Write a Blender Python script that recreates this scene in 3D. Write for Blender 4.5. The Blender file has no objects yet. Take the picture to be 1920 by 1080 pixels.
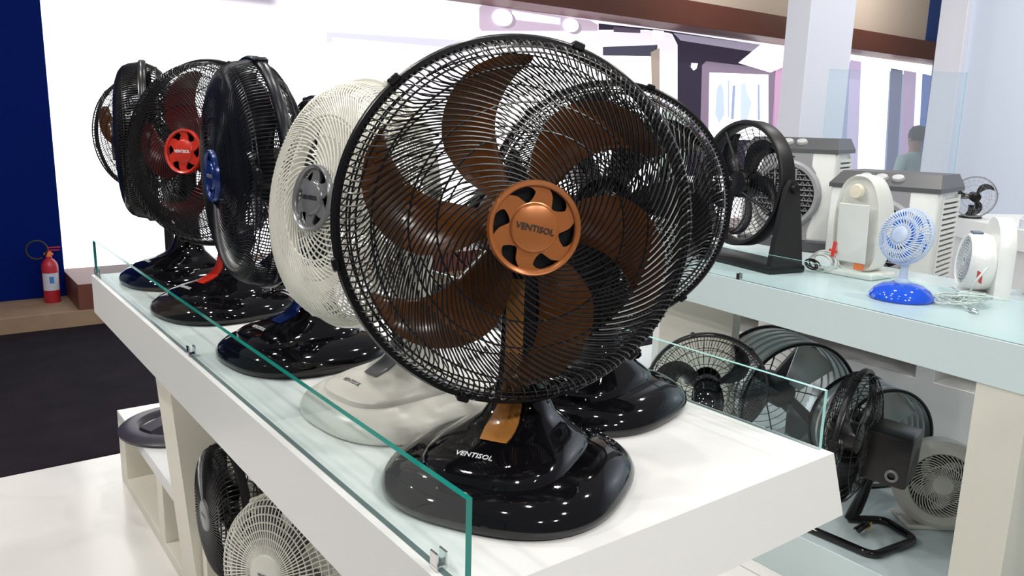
import bpy, bmesh, math, random
import numpy as np
from mathutils import Vector, Matrix
from mathutils.bvhtree import BVHTree
random.seed(4)
SC = bpy.context.scene
COL = SC.collection
PI = math.pi

# ------------------------------------------------------------------ camera, world, lights, exposure
def make_camera():
    cd = bpy.data.cameras.new('camera')
    cd.sensor_width = 36.0
    cd.lens = 1485.0 / 1920.0 * 36.0
    cd.clip_start = 0.02
    cd.clip_end = 100
    ob = bpy.data.objects.new('camera', cd)
    COL.objects.link(ob)
    yaw, pitch, roll = math.radians(37.10), math.radians(11.586), math.radians(1.459)
    fw = Vector((math.sin(yaw) * math.cos(pitch), math.cos(yaw) * math.cos(pitch), -math.sin(pitch)))
    rt = Vector((math.cos(yaw), -math.sin(yaw), 0))
    up = rt.cross(fw)
    r2 = rt * math.cos(roll) + up * math.sin(roll)
    u2 = -rt * math.sin(roll) + up * math.cos(roll)
    m = Matrix((r2, u2, -fw)).transposed().to_4x4()
    m.translation = Vector((0, 0, 0.5))
    ob.matrix_world = m
    SC.camera = ob
make_camera()

W = bpy.data.worlds.new('hall_air')
SC.world = W
W.use_nodes = True
bgn = W.node_tree.nodes['Background']
bgn.inputs[0].default_value = (0.95, 0.97, 1.0, 1)
bgn.inputs[1].default_value = 0.19

SC.view_settings.view_transform = 'Standard'
SC.view_settings.look = 'None'
SC.view_settings.exposure = 0.0
SC.view_settings.gamma = 1.0
SC.view_settings.use_curve_mapping = False
SC.cycles.use_denoising = True
SC.cycles.max_bounces = 10
SC.cycles.transparent_max_bounces = 24

def lamp(x, y, z, power, size=0.14, col=(1.0, 0.97, 0.92), target=None):
    ld = bpy.data.lights.new('ceiling_or_fill_lamp', 'AREA')
    ld.shape = 'DISK'
    ld.size = size
    ld.energy = power * 0.86
    ld.color = col
    o = bpy.data.objects.new('ceiling_or_fill_lamp', ld)
    o.location = (x, y, z)
    if target:
        d = Vector(target) - Vector((x, y, z))
        o.rotation_euler = d.to_track_quat('-Z', 'Y').to_euler()
    COL.objects.link(o)

for (lx, ly, lz, p, tgt) in (
        (0.0, -1.2, 2.0, 26, (0.8, 1.0, -.2)), (0.8, -1.4, 2.0, 32, (1.0, 1.0, -.2)), (1.6, -0.9, 2.6, 22, (1.4, 1.2, 0)),
        (-0.5, 0.4, 2.6, 7, (0.6, 1.4, 0)), (0.75, 0.7, 2.7, 9, None), (2.0, 0.4, 2.7, 12, None),
        (0.2, 2.0, 2.7, 14, None), (1.2, 1.9, 2.7, 16, None), (2.5, 1.9, 2.7, 22, None),
        (0.5, 3.4, 2.7, 14, None), (1.7, 3.4, 2.7, 14, None), (3.4, 0.6, 2.7, 27, (2.9, 1.2, 0)),
        (4.2, 2.2, 2.7, 18, None), (5.4, 1.4, 2.6, 58, (7.0, 1.8, 0.6)), (-0.9, 3.1, 2.4, 42, (0.5, 2.9, -0.7)), (-1.5, 1.7, 2.2, 25, (0.5, 1.8, -0.6)), (7.2, 5.3, 2.7, 30, (8.4, 6.7, 3.0)), (11.0, 5.3, 2.7, 30, (11.5, 6.7, 3.0)),  # lamps aimed at the lower left and the beige wall are added fill
        (0.9, 5.0, 2.8, 10, None), (7.5, 4.4, 2.9, 16, None)):
    lamp(lx, ly, lz, p, target=tgt)

# ------------------------------------------------------------------ materials
MATS = {}
def mat(name, col, rough=0.5, metal=0.0, spec=0.5, coat=0.0, noise=0.0, nscale=8.0, bump=0.0, emit=0.0, trans=0.0, transl=0.0, alpha=1.0):
    if name in MATS:
        return MATS[name]
    m = bpy.data.materials.new(name)
    m.use_nodes = True
    nt = m.node_tree
    b = nt.nodes['Principled BSDF']
    b.inputs['Base Color'].default_value = (*col, 1)
    b.inputs['Roughness'].default_value = rough
    b.inputs['Metallic'].default_value = metal
    b.inputs['Specular IOR Level'].default_value = spec
    b.inputs['Coat Weight'].default_value = coat
    b.inputs['Coat Roughness'].default_value = 0.04
    b.inputs['Transmission Weight'].default_value = trans
    if emit:
        b.inputs['Emission Color'].default_value = (*col, 1)
        b.inputs['Emission Strength'].default_value = emit
    if noise or bump:
        tc = nt.nodes.new('ShaderNodeTexCoord')
        nz = nt.nodes.new('ShaderNodeTexNoise')
        nz.inputs['Scale'].default_value = nscale
        nz.inputs['Detail'].default_value = 4
        nt.links.new(tc.outputs['Object'], nz.inputs['Vector'])
        if noise:
            mx = nt.nodes.new('ShaderNodeMix')
            mx.data_type = 'RGBA'
            mx.inputs['A'].default_value = (*[c * (1 - noise) for c in col], 1)
            mx.inputs['B'].default_value = (*[min(1, c * (1 + noise)) for c in col], 1)
            nt.links.new(nz.outputs['Fac'], mx.inputs['Factor'])
            nt.links.new(mx.outputs['Result'], b.inputs['Base Color'])
        if bump:
            bp = nt.nodes.new('ShaderNodeBump')
            bp.inputs['Strength'].default_value = bump
            bp.inputs['Distance'].default_value = 0.002
            nt.links.new(nz.outputs['Fac'], bp.inputs['Height'])
            nt.links.new(bp.outputs['Normal'], b.inputs['Normal'])
    out = nt.nodes['Material Output']
    if transl:
        tl = nt.nodes.new('ShaderNodeBsdfTranslucent')
        tl.inputs['Color'].default_value = (*[min(1, c * 1.6) for c in col], 1)
        ms = nt.nodes.new('ShaderNodeMixShader')
        ms.inputs[0].default_value = transl
        nt.links.new(b.outputs[0], ms.inputs[1])
        nt.links.new(tl.outputs[0], ms.inputs[2])
        nt.links.new(ms.outputs[0], out.inputs[0])
    if alpha < 1:
        tp = nt.nodes.new('ShaderNodeBsdfTransparent')
        ms = nt.nodes.new('ShaderNodeMixShader')
        ms.inputs[0].default_value = alpha
        nt.links.new(tp.outputs[0], ms.inputs[1])
        nt.links.new(out.inputs[0].links[0].from_socket if out.inputs[0].links else b.outputs[0], ms.inputs[2])
        nt.links.new(ms.outputs[0], out.inputs[0])
    MATS[name] = m
    return m

def glass_mat(name, tint, haze=0.0, hazecol=(0.8, 0.87, 0.95)):
    m = bpy.data.materials.new(name)
    m.use_nodes = True
    nt = m.node_tree
    nt.nodes.remove(nt.nodes['Principled BSDF'])
    out = nt.nodes['Material Output']
    tp = nt.nodes.new('ShaderNodeBsdfTransparent')
    tp.inputs[0].default_value = (*tint, 1)
    gl = nt.nodes.new('ShaderNodeBsdfGlossy')
    gl.inputs['Roughness'].default_value = 0.01
    lw = nt.nodes.new('ShaderNodeLayerWeight')
    lw.inputs[0].default_value = 0.5
    pw = nt.nodes.new('ShaderNodeMath'); pw.operation = 'POWER'
    pw.inputs[1].default_value = 4.0
    nt.links.new(lw.outputs['Facing'], pw.inputs[0])
    fr = nt.nodes.new('ShaderNodeMath'); fr.operation = 'MULTIPLY_ADD'
    fr.inputs[1].default_value = 0.22
    fr.inputs[2].default_value = 0.018
    nt.links.new(pw.outputs[0], fr.inputs[0])
    ms = nt.nodes.new('ShaderNodeMixShader')
    nt.links.new(fr.outputs[0], ms.inputs[0])
    nt.links.new(tp.outputs[0], ms.inputs[1])
    nt.links.new(gl.outputs[0], ms.inputs[2])
    last = ms
    if haze:
        df = nt.nodes.new('ShaderNodeBsdfDiffuse')
        df.inputs[0].default_value = (*hazecol, 1)
        m2 = nt.nodes.new('ShaderNodeMixShader')
        m2.inputs[0].default_value = haze
        nt.links.new(ms.outputs[0], m2.inputs[1])
        nt.links.new(df.outputs[0], m2.inputs[2])
        last = m2
    nt.links.new(last.outputs[0], out.inputs[0])
    MATS[name] = m
    return m

WHITE = mat('white_lacquer', (0.80, 0.80, 0.79), 0.32, noise=0.015, nscale=3)
CREAM = mat('cream_panel', (0.85, 0.81, 0.71), 0.55, noise=0.03, nscale=3)
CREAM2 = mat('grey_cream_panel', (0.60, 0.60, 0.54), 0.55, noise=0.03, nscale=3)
FLOORW = mat('white_glossy_floor', (0.84, 0.82, 0.79), 0.16, noise=0.04, nscale=1.5)
GROUT = mat('floor_joint', (0.45, 0.44, 0.42), 0.7)
CARPET = mat('dark_carpet', (0.016, 0.013, 0.019), 0.95, spec=0.1, noise=0.45, nscale=5, bump=0.6)
BLUEW = mat('blue_wall_paint', (0.0006, 0.010, 0.125), 0.7, spec=0.05, noise=0.1, nscale=1.2)
BLUE2 = mat('blue_banner_paint', (0.02, 0.07, 0.30), 0.55)
WOOD = mat('plywood_step', (0.30, 0.20, 0.13), 0.6, noise=0.22, nscale=9)
BROWN = mat('brown_red_laminate', (0.15, 0.050, 0.034), 0.45, noise=0.08)
BEIGE = mat('beige_wall_paint', (0.68, 0.56, 0.46), 0.7)
GLOSSB = mat('glossy_black_plastic', (0.003, 0.003, 0.004), 0.05, spec=0.5)
BLACK = mat('black_plastic', (0.004, 0.004, 0.005), 0.28, spec=0.35)
SATINB = mat('satin_black_plastic', (0.009, 0.009, 0.010), 0.40, spec=0.4)
DARKBLUE = mat('dark_blue_plastic', (0.002, 0.003, 0.007), 0.30, spec=0.3)
BROWNB = mat('brown_clear_blade', (0.15, 0.055, 0.014), 0.20, transl=0.42)
REDB = mat('red_clear_blade', (0.13, 0.010, 0.010), 0.25, transl=0.3)
BLKB = mat('black_blade', (0.008, 0.008, 0.010), 0.25)
BRONZE = mat('bronze_plastic', (0.37, 0.125, 0.035), 0.28, metal=0.35)
ORANGE = mat('amber_panel', (0.36, 0.15, 0.035), 0.22, coat=0.4)
RED = mat('red_plastic', (0.50, 0.022, 0.010), 0.28)
BLUEH = mat('blue_metallic_plastic', (0.006, 0.026, 0.15), 0.22, metal=0.3)
SILVER = mat('silver_grey_plastic', (0.19, 0.195, 0.205), 0.25, metal=0.35)
CREAMW = mat('ivory_plastic', (0.74, 0.73, 0.66), 0.30)
WHITEP = mat('white_plastic', (0.80, 0.82, 0.80), 0.28)
GREYP = mat('grey_plastic', (0.24, 0.245, 0.255), 0.38)
DGREYP = mat('dark_grey_plastic', (0.085, 0.088, 0.095), 0.42)
STEEL = mat('galvanised_steel', (0.46, 0.50, 0.51), 0.28, metal=0.9, noise=0.12, nscale=5)
CHROME = mat('chrome', (0.7, 0.7, 0.7), 0.12, metal=1.0)
INKD = mat('dark_print', (0.012, 0.012, 0.016), 0.5)
INKL = mat('light_print', (0.70, 0.72, 0.74), 0.5)
INKG = mat('grey_print', (0.16, 0.17, 0.18), 0.5)
EDGED = mat('dark_green_glass_edge', (0.008, 0.20, 0.165), 0.12, spec=0.6)
EDGEL = mat('pale_green_glass_edge', (0.33, 0.66, 0.62), 0.15)
GLASS = glass_mat('clear_glass', (0.925, 0.972, 0.972))
EDGEG = mat('grey_glass_edge', (0.10, 0.15, 0.15), 0.2)
GLASSH = glass_mat('hazy_glass', (0.90, 0.95, 0.98), 0.10)
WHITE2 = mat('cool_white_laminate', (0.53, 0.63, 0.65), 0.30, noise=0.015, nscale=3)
BLUEP = mat('bright_blue_plastic', (0.006, 0.085, 0.72), 0.10, coat=0.5)
PALEB = mat('pale_blue_clear_plastic', (0.66, 0.77, 0.93), 0.25, transl=0.4)
BLADEB = mat('clear_blue_blade', (0.05, 0.30, 0.85), 0.25, transl=0.45)
TAGR = mat('red_tag', (0.62, 0.05, 0.035), 0.5)
TAGO = mat('orange_tag', (0.75, 0.20, 0.06), 0.5)
TAGY = mat('yellow_tag', (0.70, 0.50, 0.03), 0.5)
CORDW = mat('white_cord', (0.62, 0.66, 0.64), 0.45)
MAUVEK = mat('charcoal_plastic', (0.040, 0.036, 0.050), 0.38)
BOARD = mat('blue_lit_white_board', (0.64, 0.71, 0.84), 0.35)  # white board; the bluish light falling on it is put into this colour
SHIRT = mat('pale_green_shirt', (0.42, 0.55, 0.55), 0.8, noise=0.08)
TROUS = mat('dark_trousers', (0.03, 0.03, 0.05), 0.8)
SKIN = mat('skin', (0.42, 0.23, 0.16), 0.55)
HAIR = mat('dark_hair', (0.012, 0.009, 0.008), 0.6)
EXTR = mat('extinguisher_red', (0.42, 0.018, 0.035), 0.35)
RUBBER = mat('black_rubber', (0.010, 0.010, 0.011), 0.55)
LABELW = mat('white_label', (0.55, 0.58, 0.68), 0.5)
LABELB = mat('blue_label_print', (0.05, 0.20, 0.55), 0.5)
CAVITY = mat('dark_cavity', (0.010, 0.010, 0.012), 0.7)
LTGREY = mat('light_grey_plastic', (0.50, 0.51, 0.52), 0.35)

# ------------------------------------------------------------------ mesh builder
class MB:
    def __init__(s):
        s.v = []
        s.f = []
        s.mi = []
    def addv(s, vs, fs, mi=0):
        o = len(s.v)
        s.v.extend([tuple(v) for v in vs])
        s.f.extend([tuple(i + o for i in f) for f in fs])
        s.mi.extend([mi] * len(fs))
        return s
    def box(s, x0, x1, y0, y1, z0, z1, b=0.0, mi=0, seg=1):
        if b <= 0:
            vs = [(x0, y0, z0), (x1, y0, z0), (x1, y1, z0), (x0, y1, z0), (x0, y0, z1), (x1, y0, z1), (x1, y1, z1), (x0, y1, z1)]
            fs = [(0, 3, 2, 1), (4, 5, 6, 7), (0, 1, 5, 4), (1, 2, 6, 5), (2, 3, 7, 6), (3, 0, 4, 7)]
            return s.addv(vs, fs, mi)
        bm = bmesh.new()
        bmesh.ops.create_cube(bm, size=1)
        for v in bm.verts:
            v.co = Vector(((x0 + x1) / 2 + v.co.x * (x1 - x0), (y0 + y1) / 2 + v.co.y * (y1 - y0), (z0 + z1) / 2 + v.co.z * (z1 - z0)))
        bmesh.ops.bevel(bm, geom=bm.edges[:], offset=b, segments=seg, affect='EDGES', profile=0.5)
        s.addbm(bm, mi)
        return s
    def addbm(s, bm, mi=0):
        bm.verts.index_update()
        s.addv([v.co[:] for v in bm.verts], [[v.index for v in f.verts] for f in bm.faces], mi)
        bm.free()
    def lathe(s, prof, n=48, mi=0, M=None, close=False, a0=0.0, a1=2 * PI):
        full = abs(a1 - a0 - 2 * PI) < 1e-6
        k = n if full else n + 1
        vs = []
        for (r, z) in prof:
            for i in range(k):
                a = a0 + (a1 - a0) * i / n
                vs.append(Vector((r * math.cos(a), r * math.sin(a), z)))
        fs = []
        m = len(prof)
        for j in range(m if close else m - 1):
            j2 = (j + 1) % m
            for i in range(n):
                i2 = (i + 1) % k if full else i + 1
                fs.append((j * k + i, j * k + i2, j2 * k + i2, j2 * k + i))
        if M is not None:
            vs = [M @ v for v in vs]
        return s.addv(vs, fs, mi)
    def cyl(s, p0, p1, r0, r1=None, n=16, mi=0, caps=True):
        r1 = r0 if r1 is None else r1
        p0 = Vector(p0); p1 = Vector(p1)
        d = (p1 - p0).normalized()
        a = d.orthogonal().normalized()
        b = d.cross(a)
        vs = []
        for (p, r) in ((p0, r0), (p1, r1)):
            for i in range(n):
                t = 2 * PI * i / n
                vs.append(p + a * r * math.cos(t) + b * r * math.sin(t))
        fs = [(i, (i + 1) % n, n + (i + 1) % n, n + i) for i in range(n)]
        if caps:
            fs += [tuple(range(n - 1, -1, -1)), tuple(range(n, 2 * n))]
        return s.addv(vs, fs, mi)
    def tube(s, pts, r, n=6, mi=0, closed=False):
        vs, fs = tube_geo(pts, r, n, closed)
        return s.addv(vs, fs, mi)
    def loft(s, secs, mi=0, cap0=True, cap1=True):
        n = len(secs[0])
        vs = [v for sec in secs for v in sec]
        fs = []
        for j in range(len(secs) - 1):
            for i in range(n):
                i2 = (i + 1) % n
                fs.append((j * n + i, j * n + i2, (j + 1) * n + i2, (j + 1) * n + i))
        if cap0:
            fs.append(tuple(range(n - 1, -1, -1)))
        if cap1:
            fs.append(tuple((len(secs) - 1) * n + i for i in range(n)))
        return s.addv(vs, fs, mi)
    def grid(s, rows, mi=0):
        k = len(rows[0])
        vs = [v for r in rows for v in r]
        fs = []
        for j in range(len(rows) - 1):
            for i in range(k - 1):
                fs.append((j * k + i, j * k + i + 1, (j + 1) * k + i + 1, (j + 1) * k + i))
        return s.addv(vs, fs, mi)
    def slab(s, rows, off, mi=0):
        """closed thin shell between two grids: rows and rows shifted by off(vector)"""
        k = len(rows[0]); m = len(rows)
        a = [Vector(v) for r in rows for v in r]
        b = [v + Vector(off) for v in a]
        fs = []
        N = k * m
        for j in range(m - 1):
            for i in range(k - 1):
                q = (j * k + i, j * k + i + 1, (j + 1) * k + i + 1, (j + 1) * k + i)
                fs.append(q)
                fs.append(tuple(N + x for x in reversed(q)))
        border = [i for i in range(k)] + [j * k + k - 1 for j in range(1, m)] + [(m - 1) * k + i for i in range(k - 2, -1, -1)] + [j * k for j in range(m - 2, 0, -1)]
        for i in range(len(border)):
            x, y = border[i], border[(i + 1) % len(border)]
            fs.append((y, x, N + x, N + y))
        return s.addv(a + b, fs, mi)
    def poly(s, pts2, y0, y1, mi=0):
        """extrude polygon given as (x, z) along y"""
        n = len(pts2)
        vs = [(p[0], y0, p[1]) for p in pts2] + [(p[0], y1, p[1]) for p in pts2]
        fs = [tuple(range(n)), tuple(range(2 * n - 1, n - 1, -1))]
        fs += [((i + 1) % n, i, n + i, n + (i + 1) % n) for i in range(n)]
        return s.addv(vs, fs, mi)
    def xform(s, M):
        s.v = [tuple(M @ Vector(v)) for v in s.v]
        return s
    def mesh(s, name, mats, smooth=35):
        me = bpy.data.meshes.new(name)
        me.from_pydata(s.v, [], s.f)
        ms = mats if isinstance(mats, (list, tuple)) else [mats]
        for m in ms:
            me.materials.append(m)
        if len(ms) > 1:
            me.polygons.foreach_set('material_index', s.mi)
        bm = bmesh.new(); bm.from_mesh(me)
        if len(bm.faces) < 30000:
            bmesh.ops.recalc_face_normals(bm, faces=bm.faces[:])
        bm.to_mesh(me); bm.free()
        if smooth:
            me.polygons.foreach_set('use_smooth', [True] * len(me.polygons))
            if smooth < 180:
                me.set_sharp_from_angle(angle=math.radians(smooth))
        me.update()
        return me

def tube_geo(pts, r, n=6, closed=False):
    P = [Vector(p) for p in pts]
    m = len(P)
    vs = []
    prev = None
    for i in range(m):
        if closed:
            t = (P[(i + 1) % m] - P[i - 1]).normalized()
        else:
            t = (P[min(i + 1, m - 1)] - P[max(i - 1, 0)]).normalized()
        if prev is None:
            a = t.orthogonal().normalized()
        else:
            a = (prev - t * prev.dot(t)).normalized()
        prev = a
        b = t.cross(a)
        rr = r[i] if isinstance(r, (list, tuple)) else r
        for k in range(n):
            th = 2 * PI * k / n
            vs.append(P[i] + a * rr * math.cos(th) + b * rr * math.sin(th))
    fs = []
    for i in range(m if closed else m - 1):
        i2 = (i + 1) % m
        for k in range(n):
            fs.append((i * n + k, i * n + (k + 1) % n, i2 * n + (k + 1) % n, i2 * n + k))
    if not closed:
        fs.append(tuple(range(n - 1, -1, -1)))
        fs.append(tuple((m - 1) * n + k for k in range(n)))
    return vs, fs

def obj(name, mb, mats, parent=None, M=None, smooth=35, kind=None, label=None):
    me = mb if isinstance(mb, bpy.types.Mesh) else mb.mesh(name, mats, smooth)
    o = bpy.data.objects.new(name, me)
    COL.objects.link(o)
    if parent is not None:
        o.parent = parent
    if M is not None:
        o.matrix_local = M
    if kind:
        o['kind'] = kind
    if label:
        o['label'] = label
    return o

def tag(o, label, cat, group=None):
    o['label'] = label
    o['category'] = cat
    if group:
        o['group'] = group
    return o

def thing(name, label, cat, loc=(0, 0, 0), rz=0.0, group=None):
    o = bpy.data.objects.new(name, None)
    o.empty_display_size = 0.05
    COL.objects.link(o)
    o.location = loc
    o.rotation_euler = (0, 0, rz)
    return tag(o, label, cat, group)

def rootM(loc, rz):
    return Matrix.Translation(Vector(loc)) @ Matrix.Rotation(rz, 4, 'Z')

def struct(name, mb, mats, smooth=30):
    return obj(name, mb, mats, kind='structure', smooth=smooth)

TEXTS = {}
def text_mesh(body, width, depth, material, bold=0.015):
    key = (body, round(width, 4), round(depth, 5), material.name)
    if key in TEXTS:
        return TEXTS[key]
    cu = bpy.data.curves.new('lettering', 'FONT')
    cu.body = body
    cu.extrude = 0.02
    cu.offset = bold
    cu.align_x = 'CENTER'
    cu.align_y = 'CENTER'
    cu.resolution_u = 2
    ob = bpy.data.objects.new('lettering', cu)
    COL.objects.link(ob)
    dg = bpy.context.evaluated_depsgraph_get()
    me = bpy.data.meshes.new_from_object(ob.evaluated_get(dg))
    bpy.data.objects.remove(ob)
    co = np.array([v.co[:] for v in me.vertices])
    w = co[:, 0].max() - co[:, 0].min()
    c = (co.max(0) + co.min(0)) / 2
    for v in me.vertices:
        v.co = Vector(((v.co.x - c[0]) * width / w, (v.co.y - c[1]) * width / w, depth if v.co.z > 0 else -depth))
    me.materials.clear()
    me.materials.append(material)
    TEXTS[key] = me
    return me

def interp(x, xs, ys):
    return float(np.interp(x, xs, ys))

def basis(F, up=(0, 0, 1), roll=0.0):
    F = Vector(F).normalized()
    X = Vector(up).cross(F).normalized()
    Y = F.cross(X)
    m = Matrix((X, Y, F)).transposed().to_4x4()
    return m @ Matrix.Rotation(roll, 4, 'Z')

def compass(deg, tilt=0.0):
    a = math.radians(deg); t = math.radians(tilt)
    return Vector((math.sin(a) * math.cos(t), math.cos(a) * math.cos(t), math.sin(t)))

# ------------------------------------------------------------------ fan pieces (local: axis +Z towards the front, y up)
def wire_set(path_fn, N, r, ns=22, sides=5, t0=0.0, t1=1.0, starts=(0.0,)):
    """N wires turned round the axis; starts[k % len] is where along the path the k-th wire begins"""
    mb = MB()
    for q, st in enumerate(starts):
        m = max(6, int(ns * (1 - st)))
        pts = [path_fn(st + (t1 - st) * i / (m - 1)) for i in range(m)]
        vs, fs = tube_geo(pts, r, sides)
        v = np.array([x[:] for x in vs])
        for k in range(q, N, len(starts)):
            a = 2 * PI * k / N
            c, s = math.cos(a), math.sin(a)
            vv = np.stack([v[:, 0] * c - v[:, 1] * s, v[:, 0] * s + v[:, 1] * c, v[:, 2]], 1)
            mb.addv([tuple(p) for p in vv.tolist()], fs)
    return mb

def ring_tube(mb, R, z, r, n=96, sides=6):
    mb.tube([(R * math.cos(2 * PI * i / n), R * math.sin(2 * PI * i / n), z) for i in range(n)], r, sides, closed=True)

FR = [0.22, 0.40, 0.60, 0.75, 0.86, 0.93, 0.97, 0.985]
def front_grille(R, N, wr, swirl, dome=0.36, rings=(0.49, 0.63, 0.81, 0.885, 0.915), sides=5, ns=24, starts=(0.0,)):
    FZ = [dome, dome * 0.98, dome * 0.94, dome * 0.87, dome * 0.76, dome * 0.60, dome * 0.30, 0.0]
    def path(t):
        r = 0.22 + (0.985 - 0.22) * t
        rs = min(r, 0.90)
        th = swirl * math.log(rs / 0.22)
        if rs > 0.84:
            th = swirl * (math.log(0.84 / 0.22) + (rs - 0.84) / 0.84 * 0.30)
        z = interp(r, FR, FZ)
        return Vector((R * r * math.cos(th), R * r * math.sin(th), R * z))
    mb = wire_set(path, N, wr, ns, sides, starts=starts)
    for q in rings:
        ring_tube(mb, R * q, R * interp(q, FR, FZ) - wr * 1.3, wr * 1.15)
    return mb

def rear_grille(R, N, wr, swirl, depth=0.34, rings=(0.93, 0.78, 0.55, 0.36), sides=4, ns=14, starts=(0.0,)):
    RR = [0.24, 0.45, 0.70, 0.88, 0.96, 0.985]
    RZ = [-depth, -depth * 0.95, -depth * 0.78, -depth * 0.50, -depth * 0.26, 0.0]
    def path(t):
        r = 0.24 + (0.985 - 0.24) * t
        th = swirl * math.log(r / 0.24)
        return Vector((R * r * math.cos(th), R * r * math.sin(th), R * interp(r, RR, RZ)))
    mb = wire_set(path, N, wr, ns, sides, starts=starts)
    for q in rings:
        ring_tube(mb, R * q, R * interp(q, RR, RZ) - wr, wr * 1.15)
    return mb

CVX = [(.20, 20), (.40, 22), (.59, 16), (.71, 7), (.80, -2), (.87, -12), (.905, -23), (.90, -34)]
CCV = [(.20, -22), (.35, -18), (.45, -16.5), (.55, -17.5), (.64, -20.5), (.72, -24.5), (.81, -29.5), (.885, -35)]
def blade_mesh(R, mats, nt=16, nsn=8, pitch=0.17, name='blade'):
    def samp(L, t):
        x = t * (len(L) - 1)
        return interp(x, range(len(L)), [p[0] for p in L]), interp(x, range(len(L)), [p[1] for p in L])
    rows = []
    for i in range(nt):
        t = i / (nt - 1)
        (r1, a1), (r2, a2) = samp(CVX, t), samp(CCV, t)
        row = []
        for j in range(nsn):
            s = j / (nsn - 1)
            r = r1 + (r2 - r1) * s
            a = math.radians(a1 + (a2 - a1) * s)
            z = (0.5 - s) * pitch * (1 - 0.35 * t) + 0.025 * math.sin(s * PI)
            row.append(Vector((R * r * math.cos(a), R * r * math.sin(a), R * z)))
        rows.append(row)
    mb = MB().slab(rows, (0, 0, -0.0022))
    return mb.mesh(name, mats, 50)

HOLE_R = [0.54, 0.60, 0.66, 0.75, 0.83, 0.875]
HOLE_LO = [116, 108, 104, 101, 106, 114]
HOLE_HI = [121, 125, 128, 132, 138, 142]
def badge_mesh(Rb, mats, name='hub_badge', zt=0.008):
    mb = MB()
    # outer ring and centre disc
    mb.lathe([(Rb * 0.875, 0), (Rb * 0.875, zt * 0.75), (Rb * 0.90, zt), (Rb * 0.97, zt * 1.25), (Rb, zt * 0.8), (Rb * 1.0, -zt)], 96)
    mb.lathe([(0.0001, zt * 1.15), (Rb * 0.46, zt * 1.12), (Rb * 0.50, zt * 0.95), (Rb * 0.525, zt * 0.55), (Rb * 0.545, zt * 0.5)], 72)
    # six spokes between the comma-shaped holes
    rr = np.linspace(0.54, 0.878, 12)
    for k in range(6):
        rows = []
        for r in rr:
            a = interp(r, HOLE_R, HOLE_HI) + 60 * k
            b = interp(r, HOLE_R, HOLE_LO) + 60 + 60 * k
            row = []
            for j in range(9):
                th = math.radians(a + (b - a) * j / 8)
                row.append(Vector((Rb * r * math.cos(th), Rb * r * math.sin(th), zt * 0.5)))
            rows.append(row)
        mb.slab(rows, (0, 0, -0.0025))
    return mb.mesh(name, mats, 40)

def fan_head(parent, Mh, R, wires=120, wr=0.0015, swirl=1.35, grille=BLACK, blade=BROWNB, nblades=6, badge=BRONZE,
             ink=INKD, badge_r=0.243, dome=0.36, rimw=0.011, rimm=None, phase=0.0, badge_roll=0.0, rear_wires=None,
             motor=GLOSSB, text='VENTISOL', rings=(0.49, 0.63, 0.81, 0.885, 0.915), rear_depth=0.34, badge_label=None,
             motor_len=0.44, blade_label=None, plain_badge=False, ns=24, clips=6, starts=(0.0, 0.57, 0.36, 0.57), rear_swirl=None):
    rimm = rimm or grille
    g = obj('front_grille', front_grille(R, wires, wr, swirl, dome, rings, ns=ns, starts=starts), grille, parent, Mh, 60, 'stuff')
    g2 = obj('rear_grille', rear_grille(R, rear_wires or int(wires * 0.5), wr * 0.9, swirl if rear_swirl is None else rear_swirl, rear_depth, starts=(0.0, 0.4)), grille, parent, Mh, 60, 'stuff')
    rim = MB().lathe([(R * 0.962, -rimw), (R * 1.0, -rimw), (R * 1.012, -rimw * 0.6), (R * 1.012, rimw * 0.6), (R * 1.0, rimw), (R * 0.962, rimw)], 112, close=True)
    obj('grille_rim', rim, rimm, parent, Mh, 40)
    cm = MB().box(R * 0.985, R * 1.03, -R * 0.035, R * 0.035, -rimw * 1.25, rimw * 1.25, 0.002).mesh('rim_clip', rimm, 40)
    for k in range(clips):
        obj('rim_clip', cm, None, parent, Mh @ Matrix.Rotation(math.radians(12 + 360 / clips * k), 4, 'Z'))
    bm_ = blade_mesh(R, blade)
    zb = -0.02 * R
    for k in range(nblades):
        obj('blade', bm_, None, parent, Mh @ Matrix.Translation((0, 0, zb)) @ Matrix.Rotation(phase + 2 * PI * k / nblades, 4, 'Z'), label=blade_label)
    hub = MB().lathe([(0.0001, R * 0.13), (R * 0.12, R * 0.125), (R * 0.20, R * 0.09), (R * 0.225, R * 0.02), (R * 0.225, -R * 0.11), (0.0001, -R * 0.11)], 40)
    obj('blade_hub', hub, blade if blade is not CREAMW else CREAMW, parent, Mh, 40)
    Rb = badge_r * R
    Mb = Mh @ Matrix.Translation((0, 0, dome * R))
    if plain_badge:
        bmz = MB().lathe([(0.0001, 0.006), (Rb * 0.8, 0.0055), (Rb * 0.93, 0.004), (Rb, 0.0), (Rb, -0.006)], 48).mesh('hub_badge', badge, 40)
    else:
        bmz = badge_mesh(Rb, badge)
        obj('badge_backing', MB().lathe([(0.0001, -0.007), (Rb * 0.96, -0.007)], 40), BLACK, parent, Mb)
    b = obj('hub_badge', bmz, None, parent, Mb @ Matrix.Rotation(badge_roll, 4, 'Z'), label=badge_label)
    if text:
        obj('lettering', text_mesh(text, Rb * 0.84, 0.0004, ink), None, b, Matrix.Translation((0, 0, 0.0098 if not plain_badge else 0.0063)))
    mot = MB().lathe([(0.0001, -R * (rear_depth - 0.04)), (R * 0.20, -R * (rear_depth - 0.04)), (R * 0.225, -R * rear_depth), (R * 0.225, -R * (rear_depth + motor_len * 0.6)),
                      (R * 0.20, -R * (rear_depth + motor_len * 0.9)), (R * 0.12, -R * (rear_depth + motor_len)), (0.0001, -R * (rear_depth + motor_len))], 40)
    obj('motor_housing', mot, motor, parent, Mh, 40)
    return g

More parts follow.
